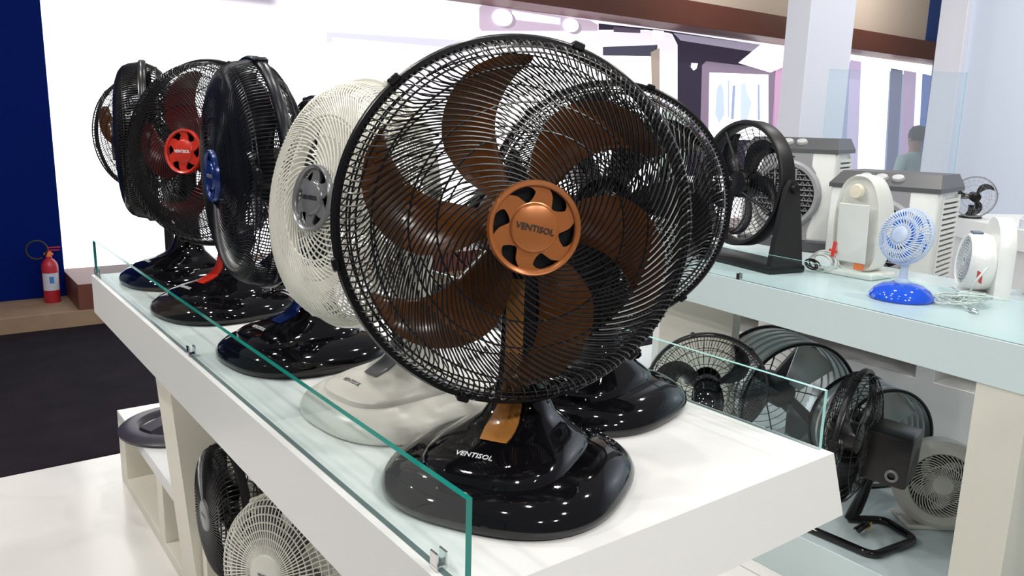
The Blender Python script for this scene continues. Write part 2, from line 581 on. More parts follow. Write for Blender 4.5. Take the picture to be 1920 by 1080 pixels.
def sec(z, cx, cy, ax, ay, n=2.6, N=64):
    out = []
    for i in range(N):
        t = 2 * PI * i / N
        c, s = math.cos(t), math.sin(t)
        out.append(Vector((cx + ax * math.copysign(abs(c) ** (2 / n), c), cy + ay * math.copysign(abs(s) ** (2 / n), s), z)))
    return out

def fan_base(root, scale, neck_top, mats=GLOSSB, accent=ORANGE, accent_label=None, ink=INKL, body_text='VENTISOL', neck=(0.0, 0.03), text_label=None):
    """glossy dome foot, raised control pod flowing up into the neck; front is local -Y"""
    k = scale
    foot = MB().loft([sec(0, 0, 0, .168 * k, .172 * k), sec(.006 * k, 0, 0, .175 * k, .178 * k), sec(.016 * k, 0, 0, .176 * k, .179 * k), sec(.028 * k, 0, 0, .170 * k, .173 * k),
                      sec(.040 * k, 0, 0, .155 * k, .158 * k), sec(.050 * k, 0, 0, .132 * k, .135 * k), sec(.056 * k, 0, 0, .10 * k, .10 * k), sec(.058 * k, 0, 0, .05 * k, .05 * k)])
    obj('foot', foot, mats, root, None, 50)
    nx, ny = neck[0] * k, neck[1] * k
    pod_secs = [sec(.040 * k, 0, -.012 * k, .108 * k, .128 * k, 3.0), sec(.058 * k, 0, -.012 * k, .106 * k, .126 * k, 3.0), sec(.064 * k, 0, -.010 * k, .101 * k, .119 * k, 3.0),
                sec(.073 * k, 0, -.001 * k, .090 * k, .101 * k, 2.8), sec(.084 * k, nx * .4, ny * .45, .070 * k, .077 * k, 2.6), sec(.098 * k, nx * .7, ny * .75, .052 * k, .056 * k, 2.5),
                sec(.118 * k, nx * .9, ny * .95, .041 * k, .043 * k, 2.5), sec(.150 * k, nx, ny, .034 * k, .037 * k, 2.5), sec(.20 * k, nx, ny, .031 * k, .035 * k, 2.5), sec(neck_top, nx, ny, .030 * k, .034 * k, 2.5)]
    pmb = MB().loft(pod_secs)
    pod = obj('neck', pmb, mats, root, None, 45)
    bvh = BVHTree.FromPolygons([Vector(v) for v in pmb.v], pmb.f)
    # accent strip hugging the front of the neck and flaring onto the pod
    rows = []
    zs = np.linspace(neck_top * 0.92, .082 * k, 26)
    for i, z in enumerate(zs):
        t = i / (len(zs) - 1)
        w = (.0125 + .012 * max(0, (t - .66) / .34) ** 1.3) * k * (1 if i < len(zs) - 1 else .8)
        row = []
        for j in range(9):
            x = nx + w * (j / 4.0 - 1) - 0.003 * k * 0
            hit = bvh.ray_cast(Vector((x, -1, z)), Vector((0, 1, 0)))
            p = hit[0] if hit[0] else Vector((x, ny, z))
            nrm = hit[1] if hit[0] else Vector((0, -1, 0))
            row.append(p + nrm * 0.0022)
        rows.append(row)
    acc = MB().slab(rows, (0, 0.004, -0.002))
    obj('accent_strip', acc, accent, root, None, 50, label=accent_label)
    # lettering on the sloping front of the pod
    tm = text_mesh(body_text, .056 * k, 0.0005, ink, 0.004).copy()
    for v in tm.vertices:
        x, y = v.co.x - 0.012 * k, -0.101 * k + v.co.y
        hit = bvh.ray_cast(Vector((x, y, 1)), Vector((0, 0, -1)))
        zz = hit[0].z if hit[0] else .06
        v.co = Vector((x, y, zz + (0.0009 if v.co.z > 0 else 0.0002)))
    obj('lettering', tm, None, pod)
    # button row
    bt = MB()
    for i in range(4):
        bt.box((-.027 + i * .016) * k, (-.016 + i * .016) * k, -.125 * k, -.118 * k, .060 * k, .064 * k, .001)
    obj('speed_buttons', bt, mats, root, None, 40)
    return pod

def cord_coil(parent, center, r, turns, cr, m, axis='X', jitter=0.012, name='power_cord', seed=1):
    rnd = random.Random(seed)
    pts = []
    n = turns * 18
    ph = [rnd.uniform(0, 6) for _ in range(4)]
    for i in range(n):
        t = 2 * PI * i / 18
        rr = r * (1 + .22 * math.sin(i * .21 + ph[0]))
        a = math.cos(t) * rr; b = math.sin(t) * rr * .55; c = jitter * math.sin(i * .37 + ph[1]) + jitter * .6 * math.sin(i * .11 + ph[2])
        pts.append(Vector(center) + (Vector((a, c, b)) if axis == 'X' else Vector((c, a, b))))
    return obj(name, MB().tube(pts, cr, 5), m, parent, None, 180)

def table_fan(label, group, loc, rz, face, center, R, zneck, scale=1.0, base=GLOSSB, accent=ORANGE, accent_label=None, base_ink=INKL, cord=None, neck=(0, .03), roll=0.0, **kw):
    t = thing('table_fan', label, 'fan', loc, rz, group)
    fan_base(t, scale, zneck, base, accent, accent_label, base_ink, neck=neck)
    Mw = Matrix.Translation(Vector(center)) @ basis(face, roll=roll)
    Ml = rootM(loc, rz).inverted() @ Mw
    fan_head(t, Ml, R, **kw)
    # swivel joint from neck top to motor
    mp = Ml @ Vector((0, 0, -R * 0.52))
    nt_ = Vector((neck[0] * scale, neck[1] * scale, zneck - 0.03))
    obj('swivel_joint', MB().tube([nt_, nt_ + Vector((0, 0, .03)), (nt_ + mp) / 2 + Vector((0, 0, .012)), mp], [.031 * scale, .031 * scale, .03 * scale, .028 * scale], 16), base, t, None, 60)
    if cord:
        cord_coil(t, cord, .028 * scale, 5, .0026, base, 'X', seed=int(R * 1000))
    return t
PRINTS = [
  ('haze',(0.97,0.93,1.0),1,[(4.364,1.698),(10.106,1.891),(10.393,0.104),(7.946,0.117),(6.332,0.736),(3.595,0.744),(3.277,1.302)]),
  ('band',(0.82,0.76,0.90),2,[(3.055,1.401),(4.618,1.427),(7.451,1.674),(7.674,1.643),(7.781,1.538),(7.875,0.589),(7.559,0.582),(7.482,1.439),(7.4,1.508),(4.619,1.334),(3.129,1.288),(3.113,0.628),(3.035,0.625)]),
  ('strip',(0.60,0.60,0.78),3,[(3.127,1.288),(4.616,1.334),(4.618,1.25),(3.178,1.246)]),
  ('strip',(0.60,0.60,0.78),3,[(3.127,1.288),(3.178,1.246),(3.177,1.199),(3.125,1.195)]),
  ('draw',(0.92,0.96,1.08),3,[(3.54,1.141),(3.998,1.144),(3.998,1.104),(3.539,1.103)]),
  ('draw',(0.92,0.96,1.08),3,[(3.321,1.068),(3.54,1.141),(3.562,1.104),(3.353,1.013),(3.316,0.78),(3.284,0.779)]),
  ('strip',(0.06,0.06,0.09),3,[(6.533,1.417),(7.434,1.51),(7.446,1.373),(6.539,1.322)]),
  ('beige',(0.33,0.27,0.23),4,[(7.325,1.415),(7.47,1.475),(7.542,0.679),(7.408,0.676)]),
  ('inner',(1.6,1.6,1.6),3,[(4.618,1.25),(6.539,1.322),(7.334,1.359),(7.412,0.676),(6.33,0.646),(4.623,0.893)]),
  ('plate',(0.52,0.42,0.53),2,[(4.796,1.672),(4.842,1.708),(6.313,1.691),(6.438,1.656),(6.444,1.563),(6.348,1.508),(5.512,1.461),(4.848,1.426),(4.8,1.475)]),
  ('bar',(1.2,1.15,1.2),3,[(5.215,1.683),(5.875,1.672),(5.878,1.605),(5.217,1.598)]),
  ('dark',(0.03,0.024,0.045),2,[(6.454,1.669),(10.137,1.662),(10.425,-0.131),(7.962,-0.089),(7.801,1.539),(7.692,1.657),(7.478,1.689),(6.458,1.599)]),
  ('post',(0.95,0.92,0.98),3,[(7.344,1.677),(7.532,1.681),(7.54,1.594),(7.353,1.579)]),
  ('stripe',(0.3,0.27,0.36),3,[(7.705,1.671),(9.454,1.667),(9.386,1.564),(7.85,1.594)]),
  ('mid',(0.09,0.07,0.11),3,[(6.687,1.655),(7.125,1.664),(7.129,1.621),(6.691,1.596)]),
  ('flare',(1.5,1.45,1.5),3,[(9.454,1.667),(10.131,1.661),(10.164,1.459),(9.734,1.316),(9.015,1.399)]),
  ('tear',(1.3,1.3,1.3),3,[(8.077,1.338),(8.2,1.34),(8.176,1.272),(8.127,1.249),(8.072,1.286)]),
  ('frame',(0.22,0.17,0.24),3,[(8.285,1.325),(8.363,1.377),(9.826,1.365),(9.972,0.395),(8.347,0.379)]),
  ('pane',(1.5,1.5,1.5),4,[(8.437,1.241),(9.685,1.284),(9.816,0.393),(8.514,0.381)]),
  ('figure',(0.50,0.60,0.85),5,[(8.60,1.05),(8.66,1.12),(8.74,1.05),(8.76,0.90),(8.80,0.72),(8.70,0.60),(8.60,0.72)]),
  ('figure',(0.55,0.65,0.9),5,[(9.10,1.12),(9.18,1.15),(9.24,1.02),(9.36,0.90),(9.30,0.66),(9.16,0.62),(9.12,0.85)]),
  ('figure',(0.30,0.36,0.55),5,[(8.92,1.10),(8.98,1.10),(9.0,0.66),(8.94,0.66)]),
  ('figure',(0.35,0.40,0.6),5,[(9.46,1.14),(9.50,1.14),(9.58,0.66),(9.53,0.66)]),
  ('figure',(0.45,0.55,0.7),5,[(8.81,1.166),(8.844,1.168),(8.904,0.682),(8.871,0.681)]),
  ('pink',(0.55,0.33,0.5),3,[(9.844,1.409),(10.035,1.465),(10.187,0.336),(9.906,0.334)]),
  ('white',(1.5,1.5,1.5),4,[(10.03,1.465),(10.181,1.474),(10.338,0.337),(10.155,0.336)]),
  ('rdark',(0.28,0.31,0.45),2,[(11.223,1.62),(14.173,1.449),(14.65,-0.347),(11.582,-0.276)]),
  ('rlilac',(0.52,0.42,0.6),3,[(11.713,1.621),(12.019,1.61),(12.29,-0.292),(11.942,-0.284)]),
  ('rwhite',(1.5,1.5,1.6),3,[(12.016,1.626),(12.892,1.583),(13.124,-0.312),(12.29,-0.292)]),
  ('rdark2',(0.12,0.12,0.2),3,[(12.929,1.569),(13.307,1.558),(13.548,-0.321),(13.194,-0.313)]),
  ('rpink',(0.42,0.28,0.42),3,[(13.342,1.56),(13.77,1.55),(14.063,-0.333),(13.656,-0.324)]),
  ('rwhite',(1.4,1.3,1.4),4,[(13.762,1.55),(13.965,1.544),(14.245,-0.337),(14.055,-0.333)]),
  ('rblue',(0.08,0.13,0.34),3,[(13.973,1.544),(14.295,1.527),(14.681,-0.347),(14.253,-0.338)]),
]
# ------------------------------------------------------------------ the setting
FZ = -1.0
fl = struct('floor', MB().box(-3.0, 9.0, -2.0, 9.0, FZ - 0.06, FZ - 0.008), GROUT)
tm = MB().box(0.004, 1.196, 0.004, 1.196, -0.008, 0.0, 0.0012).mesh('floor_panel', FLOORW)
for i in range(10):
    for j in range(5):
        obj('floor_panel', tm, None, fl, Matrix.Translation((-2.6 + 1.2 * i, -2.255 + 1.2 * j, FZ)))
struct('floor_carpet', MB().box(-3.0, 12.0, 3.745, 9.0, FZ - 0.006, FZ + 0.004, 0.002), CARPET)
struct('wall_left', MB().box(-3.0, 0.862, 6.88, 6.98, -0.8825, 3.2, 0.004), BLUEW)

lb = struct('wall_back', MB().box(0.865, 15.4, 7.03, 7.20, -0.72, 3.2), mat('lightbox_white', (0.9, 0.9, 0.92), 0.5))
def lightbox_mat():
    m = bpy.data.materials.new('backlit_print')
    m.use_nodes = True
    nt = m.node_tree
    b = nt.nodes['Principled BSDF']
    b.inputs['Base Color'].default_value = (0.2, 0.2, 0.2, 1)
    b.inputs['Roughness'].default_value = 0.5
    tc = nt.nodes.new('ShaderNodeTexCoord')
    sx = nt.nodes.new('ShaderNodeSeparateXYZ')
    nt.links.new(tc.outputs['Object'], sx.inputs[0])
    def smooth(v, lo, hi):
        r = nt.nodes.new('ShaderNodeMapRange'); r.interpolation_type = 'SMOOTHSTEP'
        r.inputs['From Min'].default_value = lo; r.inputs['From Max'].default_value = hi
        nt.links.new(v, r.inputs['Value']); return r.outputs[0]
    def mul(a, b_):
        n = nt.nodes.new('ShaderNodeMath'); n.operation = 'MULTIPLY'
        nt.links.new(a, n.inputs[0]); nt.links.new(b_, n.inputs[1]); return n.outputs[0]
    nz = nt.nodes.new('ShaderNodeTexNoise'); nz.inputs['Scale'].default_value = 1.6
    mp = nt.nodes.new('ShaderNodeMapping'); mp.inputs['Scale'].default_value = (1.0, 1.0, 3.5)
    nt.links.new(tc.outputs['Object'], mp.inputs[0]); nt.links.new(mp.outputs[0], nz.inputs['Vector'])
    col = None
    prev = (1.7, 1.7, 1.75, 1)
    for (x0, x1, x2, x3, z0, z1, z2, z3, c, n0) in (
            (0.9, 1.6, 1.9, 2.3, 0.98, 1.14, 1.2, 1.30, (0.62, 0.83, 1.15), 0.38),
            (1.6, 1.9, 2.6, 2.8, 1.40, 1.50, 3.0, 3.2, (0.42, 0.36, 0.46), 0.2),
            (1.2, 1.5, 1.9, 2.3, -0.50, -0.40, -0.36, -0.25, (0.98, 0.72, 1.05), 0.42),
            (1.0, 1.3, 1.6, 2.0, 0.55, 0.62, 0.68, 0.78, (1.05, 0.98, 1.15), 0.45)):
        f = mul(mul(smooth(sx.outputs[0], x0, x1), smooth(sx.outputs[0], x3, x2)), mul(smooth(sx.outputs[2], z0, z1), smooth(sx.outputs[2], z3, z2)))
        f = mul(f, smooth(nz.outputs['Fac'], n0, n0 + 0.22))
        mx = nt.nodes.new('ShaderNodeMix'); mx.data_type = 'RGBA'
        nt.links.new(f, mx.inputs['Factor'])
        if col is None:
            mx.inputs['A'].default_value = prev
        else:
            nt.links.new(col, mx.inputs['A'])
        mx.inputs['B'].default_value = (*c, 1)
        col = mx.outputs['Result']
    nt.links.new(col, b.inputs['Emission Color'])
    b.inputs['Emission Strength'].default_value = 1.0
    return m
obj('print_sheet', MB().box(0.875, 15.3, 7.024, 7.031, -0.71, 1.72), lightbox_mat(), lb)
PC = {}
for (n, c, l, q) in PRINTS:
    if c not in PC:
        PC[c] = mat('print_%d' % len(PC), c, 0.5, emit=1.0)
    y = 7.024 - 0.004 * l
    obj('print_shape', MB().poly(q, y, y + 0.003), PC[c], lb, smooth=0)
for (x, z, rx, rz_) in ((5.087, 1.60, .125, .085), (6.028, 1.61, .11, .072)):
    pts = [(x + rx * math.cos(a * PI / 16), z + rz_ * math.sin(a * PI / 16)) for a in range(32)]
    obj('print_shape', MB().poly([(p[0] + .05, p[1] - .02) for p in pts], 7.006, 7.009), mat('print_knob_shade', (.35, .30, .36), .5, emit=1), lb, smooth=0)
    obj('print_shape', MB().poly(pts, 7.002, 7.005), mat('print_knob', (1.2, 1.15, 1.2), .5, emit=1), lb, smooth=0)
struct('trim_1', MB().box(2.2, 15.2, 6.55, 7.03, 1.70, 1.98, 0.004), BROWN)          # canopy over the lightbox
struct('wall_upper', MB().box(2.2, 13.3, 6.70, 7.03, 1.98, 3.6), BEIGE)
struct('wall_end', MB().box(13.3, 16.0, 6.69, 7.03, 1.98, 3.6), BLUE2)
struct('wall_far_blue', MB().box(14.3, 17.0, 6.60, 7.02, -1.0, 1.70), BLUE2)

# plywood step with the brown ledge on it
struct('trim_2', MB().box(-3.0, 12.0, 6.29, 7.03, FZ, -0.8825, 0.003), WOOD)
struct('trim_3', MB().box(0.862, 12.0, 6.302, 7.024, -0.8825, -0.695, 0.004), BROWN)

# ------------------------------------------------------------------ front display table
def glass_pane(name, label, x0, x1, y0, y1, z0, z1, edge, loc=(0, 0, 0), rz=0.0, cat='glass', mat_=None, group=None, clips=()):
    t = thing(name, label, cat, loc, rz, group)
    mb = MB()
    vs = [(x0, y0, z0), (x1, y0, z0), (x1, y1, z0), (x0, y1, z0), (x0, y0, z1), (x1, y0, z1), (x1, y1, z1), (x0, y1, z1)]
    big = 'X' if (x1 - x0) < (y1 - y0) else 'Y'
    faces = [((0, 3, 2, 1), 2), ((4, 5, 6, 7), 1), ((0, 1, 5, 4), 1 if big == 'X' else 0), ((1, 2, 6, 5), 0 if big == 'X' else 1), ((2, 3, 7, 6), 1 if big == 'X' else 0), ((3, 0, 4, 7), 0 if big == 'X' else 1)]
    mb.v = vs
    mb.f = [f[0] for f in faces]
    mb.mi = [f[1] for f in faces]
    obj('pane', mb, [mat_ or GLASS, edge, EDGEG], t, smooth=0)
    for (cx, cy) in clips:
        c = MB().box(cx - .0075, cx + .0075, cy - .008, cy + .008, z0 - 0.0005, z0 + 0.006, .001)
        c.box(cx - .0075, cx - .0045, cy - .008, cy + .008, z0 + .005, z0 + .022, .0007)
        c.box(cx + .0045, cx + .0075, cy - .008, cy + .008, z0 + .005, z0 + .022, .0007)
        obj('clip', c, CHROME, t, smooth=30)
    return t

tb = thing('display_table', 'long white display table in front with five tall fans standing on it', 'table', (0.78, 1.7, FZ))
X0, X1, Y0, Y1 = 0.423, 1.134, 0.635, 2.785
top = MB()
TH = -0.122
top.addv([(X0, Y0, TH), (X1 + .05, Y0, TH), (X1 + .05, Y1, TH), (X0, Y1, TH), (X0, Y0, 0), (X1, Y0, 0), (X1, Y1, 0), (X0, Y1, 0)],
         [(0, 3, 2, 1), (4, 5, 6, 7), (0, 1, 5, 4), (1, 2, 6, 5), (2, 3, 7, 6), (3, 0, 4, 7)])
Mt = Matrix.Translation((-0.78, -1.7, -FZ))
obj('tabletop', top, WHITE, tb, Mt, 0)
def tleg(x0, x1, y0, y1, lean=0.0, parent=tb, M=Mt, m=CREAM, z1=TH, name='leg'):
    mb = MB()
    mb.addv([(x0 + lean, y0, FZ), (x1 + lean, y0, FZ), (x1 + lean, y1, FZ), (x0 + lean, y1, FZ), (x0, y0, z1), (x1, y0, z1), (x1, y1, z1), (x0, y1, z1)],
            [(0, 3, 2, 1), (4, 5, 6, 7), (0, 1, 5, 4), (1, 2, 6, 5), (2, 3, 7, 6), (3, 0, 4, 7)])
    return obj(name, mb, m, parent, M, 0)
tleg(0.515, 0.66, 2.30, 2.47, 0.06)
tleg(0.95, 1.06, 2.30, 2.47, 0.0)
tleg(1.02, 1.06, 0.95, 2.30, 0.0, name='back_panel')
glass_pane('glass_guard', 'long low clear glass guard with dark green edge along left side of front table', X0 + .011, X0 + .019, 0.645, 2.783, 0.0005, 0.111, EDGED,
           clips=((X0 + .015, 1.71), (X0 + .015, 0.705), (X0 + .015, 2.765)))
glass_pane('glass_guard', 'low clear glass guard with pale edge along the right side of the front table', X1 - .010, X1 - .002, 0.656, 2.783, 0.0005, 0.100, EDGEL)

# low white cubby bench under the table
def bench(name, label, x0, x1, y0, y1, z0, z1, dividers, m=CREAM, th=0.045):
    t = thing(name, label, 'bench', ((x0 + x1) / 2, (y0 + y1) / 2, z0))
    M = Matrix.Translation((-(x0 + x1) / 2, -(y0 + y1) / 2, -z0))
    obj('top_board', MB().box(x0, x1, y0, y1, z1 - th, z1, .002), WHITE, t, M)
    obj('bottom_board', MB().box(x0, x1, y0, y1, z0, z0 + th, .002), m, t, M)
    obj('back_board', MB().box(x1 - .02, x1, y0, y1, z0 + th, z1 - th), m, t, M)
    for (d0, d1) in dividers:
        obj('divider', MB().box(x0, x1 - .02, d0, d1, z0 + th, z1 - th, .001), m, t, M)
    return t
bench('cubby_bench', 'low cream cubby bench under far end of front table, carrying the ring base', 0.575, 1.00, 2.475, 3.44, FZ, -0.69, ((2.475, 2.51), (2.72, 2.80), (3.33, 3.44)))
bench('cubby_bench', 'low cream cubby bench under near part of front table, carrying two small fans', 0.585, 1.00, 1.10, 2.295, FZ, -0.70, ((1.10, 1.14), (1.62, 1.70), (2.25, 2.295)))

# ------------------------------------------------------------------ fans on the front table
GT = 'tall table fans on the front display table'
HERO = (0.648, 0.849)
table_fan('large black fan with brown curved blades and bronze hub, nearest on the front table', GT, (HERO[0], HERO[1], 0), math.radians(-60), compass(205, 4), (0.644, 0.841, 0.3705), 0.2435, 0.32,
          scale=.975, accent=ORANGE, accent_label='amber brown strip on the neck', neck=(0.0, .035), cord=(-.045, .075, .092), wires=180, wr=0.00118, swirl=1.38, grille=BLACK,
          blade=BROWNB, badge=BRONZE, badge_label='bronze hub badge with six comma-shaped holes', badge_roll=math.radians(-13), blade_label='brown translucent blade',
          phase=math.radians(0), ns=30)
table_fan('ivory fan with silver hub on pale base, second along the left glass guard', GT, (0.655, 1.185, 0), math.radians(-84), compass(262, 10), (0.578, 1.205, 0.3667), 0.203, 0.325,
          scale=.92, base=CREAMW, accent=SILVER, accent_label='grey strip on the neck', base_ink=INKG, wires=150, wr=0.0014, swirl=1.25, grille=CREAMW, blade=CREAMW, badge=SILVER,
          badge_label='silver hub badge', badge_roll=0, motor=CREAMW, phase=.3, badge_r=.262)
table_fan('black fan with dark blue hub facing left between the ivory fan and red-hubbed fan', GT, (0.648, 1.60, 0), math.radians(-84), compass(274, -1), (0.572, 1.647, 0.387), 0.235, 0.345,
          scale=.98, accent=BLUEH, accent_label='dark blue strip on the neck', wires=180, wr=0.0013, swirl=1.25, grille=DARKBLUE, blade=BLKB, badge=BLUEH, ink=INKG, badge_label='blue hub badge', phase=.2, badge_r=.225)
table_fan('black fan with red blades and bright red hub on the front table', GT, (0.632, 2.10, 0), math.radians(-80), compass(236, 5), (0.620, 2.145, 0.4085), 0.237, 0.36,
          scale=.98, accent=RED, accent_label='red strip on the neck', wires=176, wr=0.0013, swirl=1.3, grille=BLACK, blade=REDB, badge=RED, ink=INKL, badge_label='red hub badge',
          blade_label='dark red translucent blade', phase=.25, badge_r=.235)
table_fan('black fan turned edge-on behind the red-hubbed fan, farthest on the table', GT, (0.640, 2.56, 0), math.radians(-84), compass(284, 0), (0.575, 2.60, 0.425), 0.235, 0.36,
          scale=.95, accent=BLACK, wires=180, wr=0.0024, swirl=1.2, grille=BLACK, blade=BLKB, badge=BLACK, ink=INKG, phase=.25, rear_depth=.42, rimw=.010, clips=0)
table_fan('plain black fan half hidden behind the brown-bladed fan, beside the right glass guard', GT, (0.965, 1.03, 0), math.radians(-75), compass(226, 3), (0.985, 1.03, 0.366), 0.214, 0.32,
          scale=.95, accent=BLACK, wires=176, wr=0.0013, swirl=1.3, grille=BLACK, blade=BLKB, badge=BLACK, ink=INKG, rimw=.006, phase=.1, cord=(.02, .085, .085))
table_fan('black fan mostly hidden behind the ivory fan, far right of the table', GT, (0.955, 2.42, 0), math.radians(90), compass(95, 0), (1.03, 2.42, 0.37), 0.205, 0.34,
          scale=.92, accent=BLACK, wires=100, wr=0.0016, swirl=1.3, grille=BLACK, blade=BLKB, badge=BLACK, ink=INKG, phase=.1)

# ------------------------------------------------------------------ pedestal fan whose ring foot stands on the far bench
pf = thing('pedestal_fan', 'slim black pedestal fan with brown blades and hollow ring foot on the far cubby bench', 'fan', (0.745, 3.12, -0.69))
foot = MB().lathe([(.150, 0.0), (.222, 0.0), (.225, .010), (.216, .018), (.185, .026), (.160, .027), (.151, .020)], 72, close=True)
obj('ring_foot', foot, MAUVEK, pf, None, 35)
br = MB().loft([[Vector((x, s[1], s[2])) for s in ((0, -.045, .012), (0, .045, .012), (0, .035, .034 + .03 * (1 - abs(x) / .15)), (0, -.035, .034 + .03 * (1 - abs(x) / .15)))] for x in (-.15, -.08, 0, .08, .15)])
obj('foot_bridge', br, MAUVEK, pf, Matrix.Rotation(math.radians(20), 4, 'Z'), 40)
obj('pole', MB().cyl((0, 0, .05), (0, 0, .80), .017).cyl((0, 0, .75), (0, 0, 1.09), .012), BLACK, pf)
Mp = rootM((0.745, 3.12, -0.69), 0).inverted() @ Matrix.Translation((0.655, 3.105, 0.432)) @ basis(compass(238, 0))
fan_head(pf, Mp, 0.198, wires=110, wr=.0011, swirl=.15, rear_swirl=.1, starts=(0.0, .3), grille=BLACK, blade=BROWNB, badge=BLACK, ink=INKG, nblades=3, phase=1.05, plain_badge=True, dome=.25, text=None, rimw=.005)
obj('tilt_joint', MB().tube([(0, 0, 1.06), (-.005, -.004, 1.10), (-.02, -.012, 1.122)], [.016, .02, .022], 10), BLACK, pf)

# ------------------------------------------------------------------ two small fans under the table
def small_fan(label, loc, face, center, R, m, rz, **kw):
    kw.setdefault('starts', (0.0,))
    t = thing('small_fan', label, 'fan', loc, rz, 'small fans under the front table')
    inv = rootM(loc, rz).inverted()
    Ml = inv @ Matrix.Translation(Vector(center)) @ basis(face)
    fan_head(t, Ml, R, grille=m, **kw)
    c = inv @ Vector(center)
    back = Ml @ Vector((0, 0, -R * .62))
    obj('stand', MB().tube([(back.x, back.y, .0), (back.x, back.y, .03), (back.x, back.y, back.z)], [R * .5, R * .28, R * .14], 20), m, t, None, 40)
    return t
small_fan('small black fan with silver hub facing left under the front table', (0.62, 1.99, -0.70), compass(271, 2), (0.580, 1.992, -0.518), 0.180, BLACK, 0,
          wires=80, wr=.0018, swirl=.35, blade=BLKB, badge=SILVER, ink=INKG, plain_badge=True, motor=BLACK, rings=(.36, .5, .64, .78, .90), nblades=5, rear_depth=.5, dome=.32)
small_fan('small white fan with close round grille under the front table', (0.62, 1.60, -0.70), compass(246, 10), (0.590, 1.605, -0.497), 0.172, CREAMW, 0,
          wires=84, wr=.0015, swirl=.12, blade=DGREYP, badge=CREAMW, ink=INKG, plain_badge=True, motor=CREAMW, rings=(.36, .46, .56, .66, .76, .86, .93), nblades=5, rear_depth=.3, dome=.36, badge_r=.27)

# ------------------------------------------------------------------ fire extinguisher on the step
ex = thing('fire_extinguisher', 'red fire extinguisher with looped black hose standing by the blue wall', 'extinguisher', (0.745, 6.70, -0.8825))
obj('cylinder', MB().lathe([(0.0001, 0), (.052, 0), (.056, .008), (.056, .27), (.050, .295), (.036, .318), (.022, .33), (.022, .345), (.0001, .345)], 32), EXTR, ex)
obj('label', MB().lathe([(.0567, .095), (.0567, .225)], 20, a0=math.radians(200), a1=math.radians(330)), LABELW, ex)
obj('label_print', MB().lathe([(.0572, .15), (.0572, .20)], 8, a0=math.radians(255), a1=math.radians(285)), LABELB, ex)
obj('valve_head', MB().cyl((0, 0, .335), (0, 0, .385), .020, .017).box(-.03, .03, -.012, .012, .352, .372, .003), TAGO, ex)
hd = MB().box(-.01, .075, -.009, .009, .385, .394, .002).box(-.005, .08, -.009, .009, .405, .414, .002).box(-.012, .004, -.008, .008, .37, .415, .002)
obj('handle', hd, EXTR, ex)
hp = [Vector((-.02, 0, .365))] + [Vector((-.075 + .068 * math.cos(a), -.01 - .01 * i / 20, .40 + .068 * math.sin(a))) for i, a in enumerate(np.linspace(math.radians(-40), math.radians(300), 24))]
obj('hose', MB().tube(hp, .0075, 8), RUBBER, ex, None, 180)
# ------------------------------------------------------------------ right counter (long axis u nearly along Y)
CA = math.radians(-5.5)
C0 = Vector((2.205, 1.37, 0))
def cl(u, w, z=0.0):
    return C0 + Vector((w * math.cos(CA) - u * math.sin(CA), w * math.sin(CA) + u * math.cos(CA), z))
ct = thing('display_counter', 'long white counter on the right carrying small heaters and the blue mini fan', 'counter', tuple(C0 + Vector((0, 0, FZ))), CA)
Mc = Matrix.Translation((0, 0, -FZ))
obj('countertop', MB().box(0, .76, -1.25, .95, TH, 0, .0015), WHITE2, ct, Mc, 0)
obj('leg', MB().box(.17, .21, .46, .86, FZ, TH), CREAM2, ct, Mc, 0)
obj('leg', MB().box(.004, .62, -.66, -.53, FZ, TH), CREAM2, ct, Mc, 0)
glass_pane('glass_guard', 'low clear glass guard along the front of the right counter, before the blue mini fan', .004, .011, -1.2, .93, .0005, .105, EDGEL, tuple(C0), CA, clips=((.0075, .30),))
pl = thing('floor_platform', 'low white floor platform under the right counter holding the drum fans', 'platform', (2.265, 1.35, FZ))
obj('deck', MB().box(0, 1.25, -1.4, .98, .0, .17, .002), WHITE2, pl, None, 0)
b2 = thing('cubby_bench', 'low white cubby bench in the background behind the right counter', 'bench', (3.5, 1.4, FZ))
for (a, b, n) in ((.0, .44, 'front_board'),):
    obj(n, MB().box(0, .03, -1.6, 1.8, a, b, .002), WHITE, b2)
obj('top_board', MB().box(0, .45, -1.6, 1.8, .62, .66, .002), WHITE, b2)
obj('shelf_board', MB().box(.03, .45, -1.6, 1.8, .41, .44, .002), WHITE, b2)
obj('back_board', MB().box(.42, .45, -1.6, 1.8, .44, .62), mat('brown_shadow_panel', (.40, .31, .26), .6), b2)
for y in (-.9, .18, 1.02, 1.7):
    obj('divider', MB().box(0, .42, y - .04, y + .04, .44, .62, .001), WHITE, b2)

# tall pillar, frosted pane, pale board, far counter
struct('wall_pillar', MB().box(4.56, 5.06, 3.03, 3.20, FZ, 3.4, .003), mat('pillar_white', (.68, .70, .78), .4))
struct('wall_right', MB().box(7.06, 7.2, -3.0, 3.38, FZ, 3.6), BOARD)
struct('trim_4', MB().box(6.98, 7.22, 3.20, 3.42, FZ, 3.6, .004), mat('post_white', (.74, .74, .82), .4))
a = Vector((4.30, 2.70, 0)); b_ = Vector((4.968, 2.20, 0))
gp = glass_pane('glass_screen', 'tall hazy glass screen behind the air coolers, between white pillar and pale board', 0, .80, -.004, .004, -1.0, .865, EDGEL, (a.x, a.y, 0), math.atan2(b_.y - a.y, b_.x - a.x), mat_=GLASSH)
sa, sb = Vector((5.262, 2.306, 0)), Vector((4.915, 1.793, 0))
fc = thing('far_counter', 'white counter far behind on the right with a small desk fan on it', 'counter', (sb.x, sb.y, FZ), math.atan2(sa.y - sb.y, sa.x - sb.x))
obj('countertop', MB().box(-1.2, .9, -.7, 0, .88, 1.0, .002), WHITE, fc, None, 0)
obj('front_panel', MB().box(-1.15, .85, -.65, -.04, 0, .88, .002), WHITE, fc, None, 0)

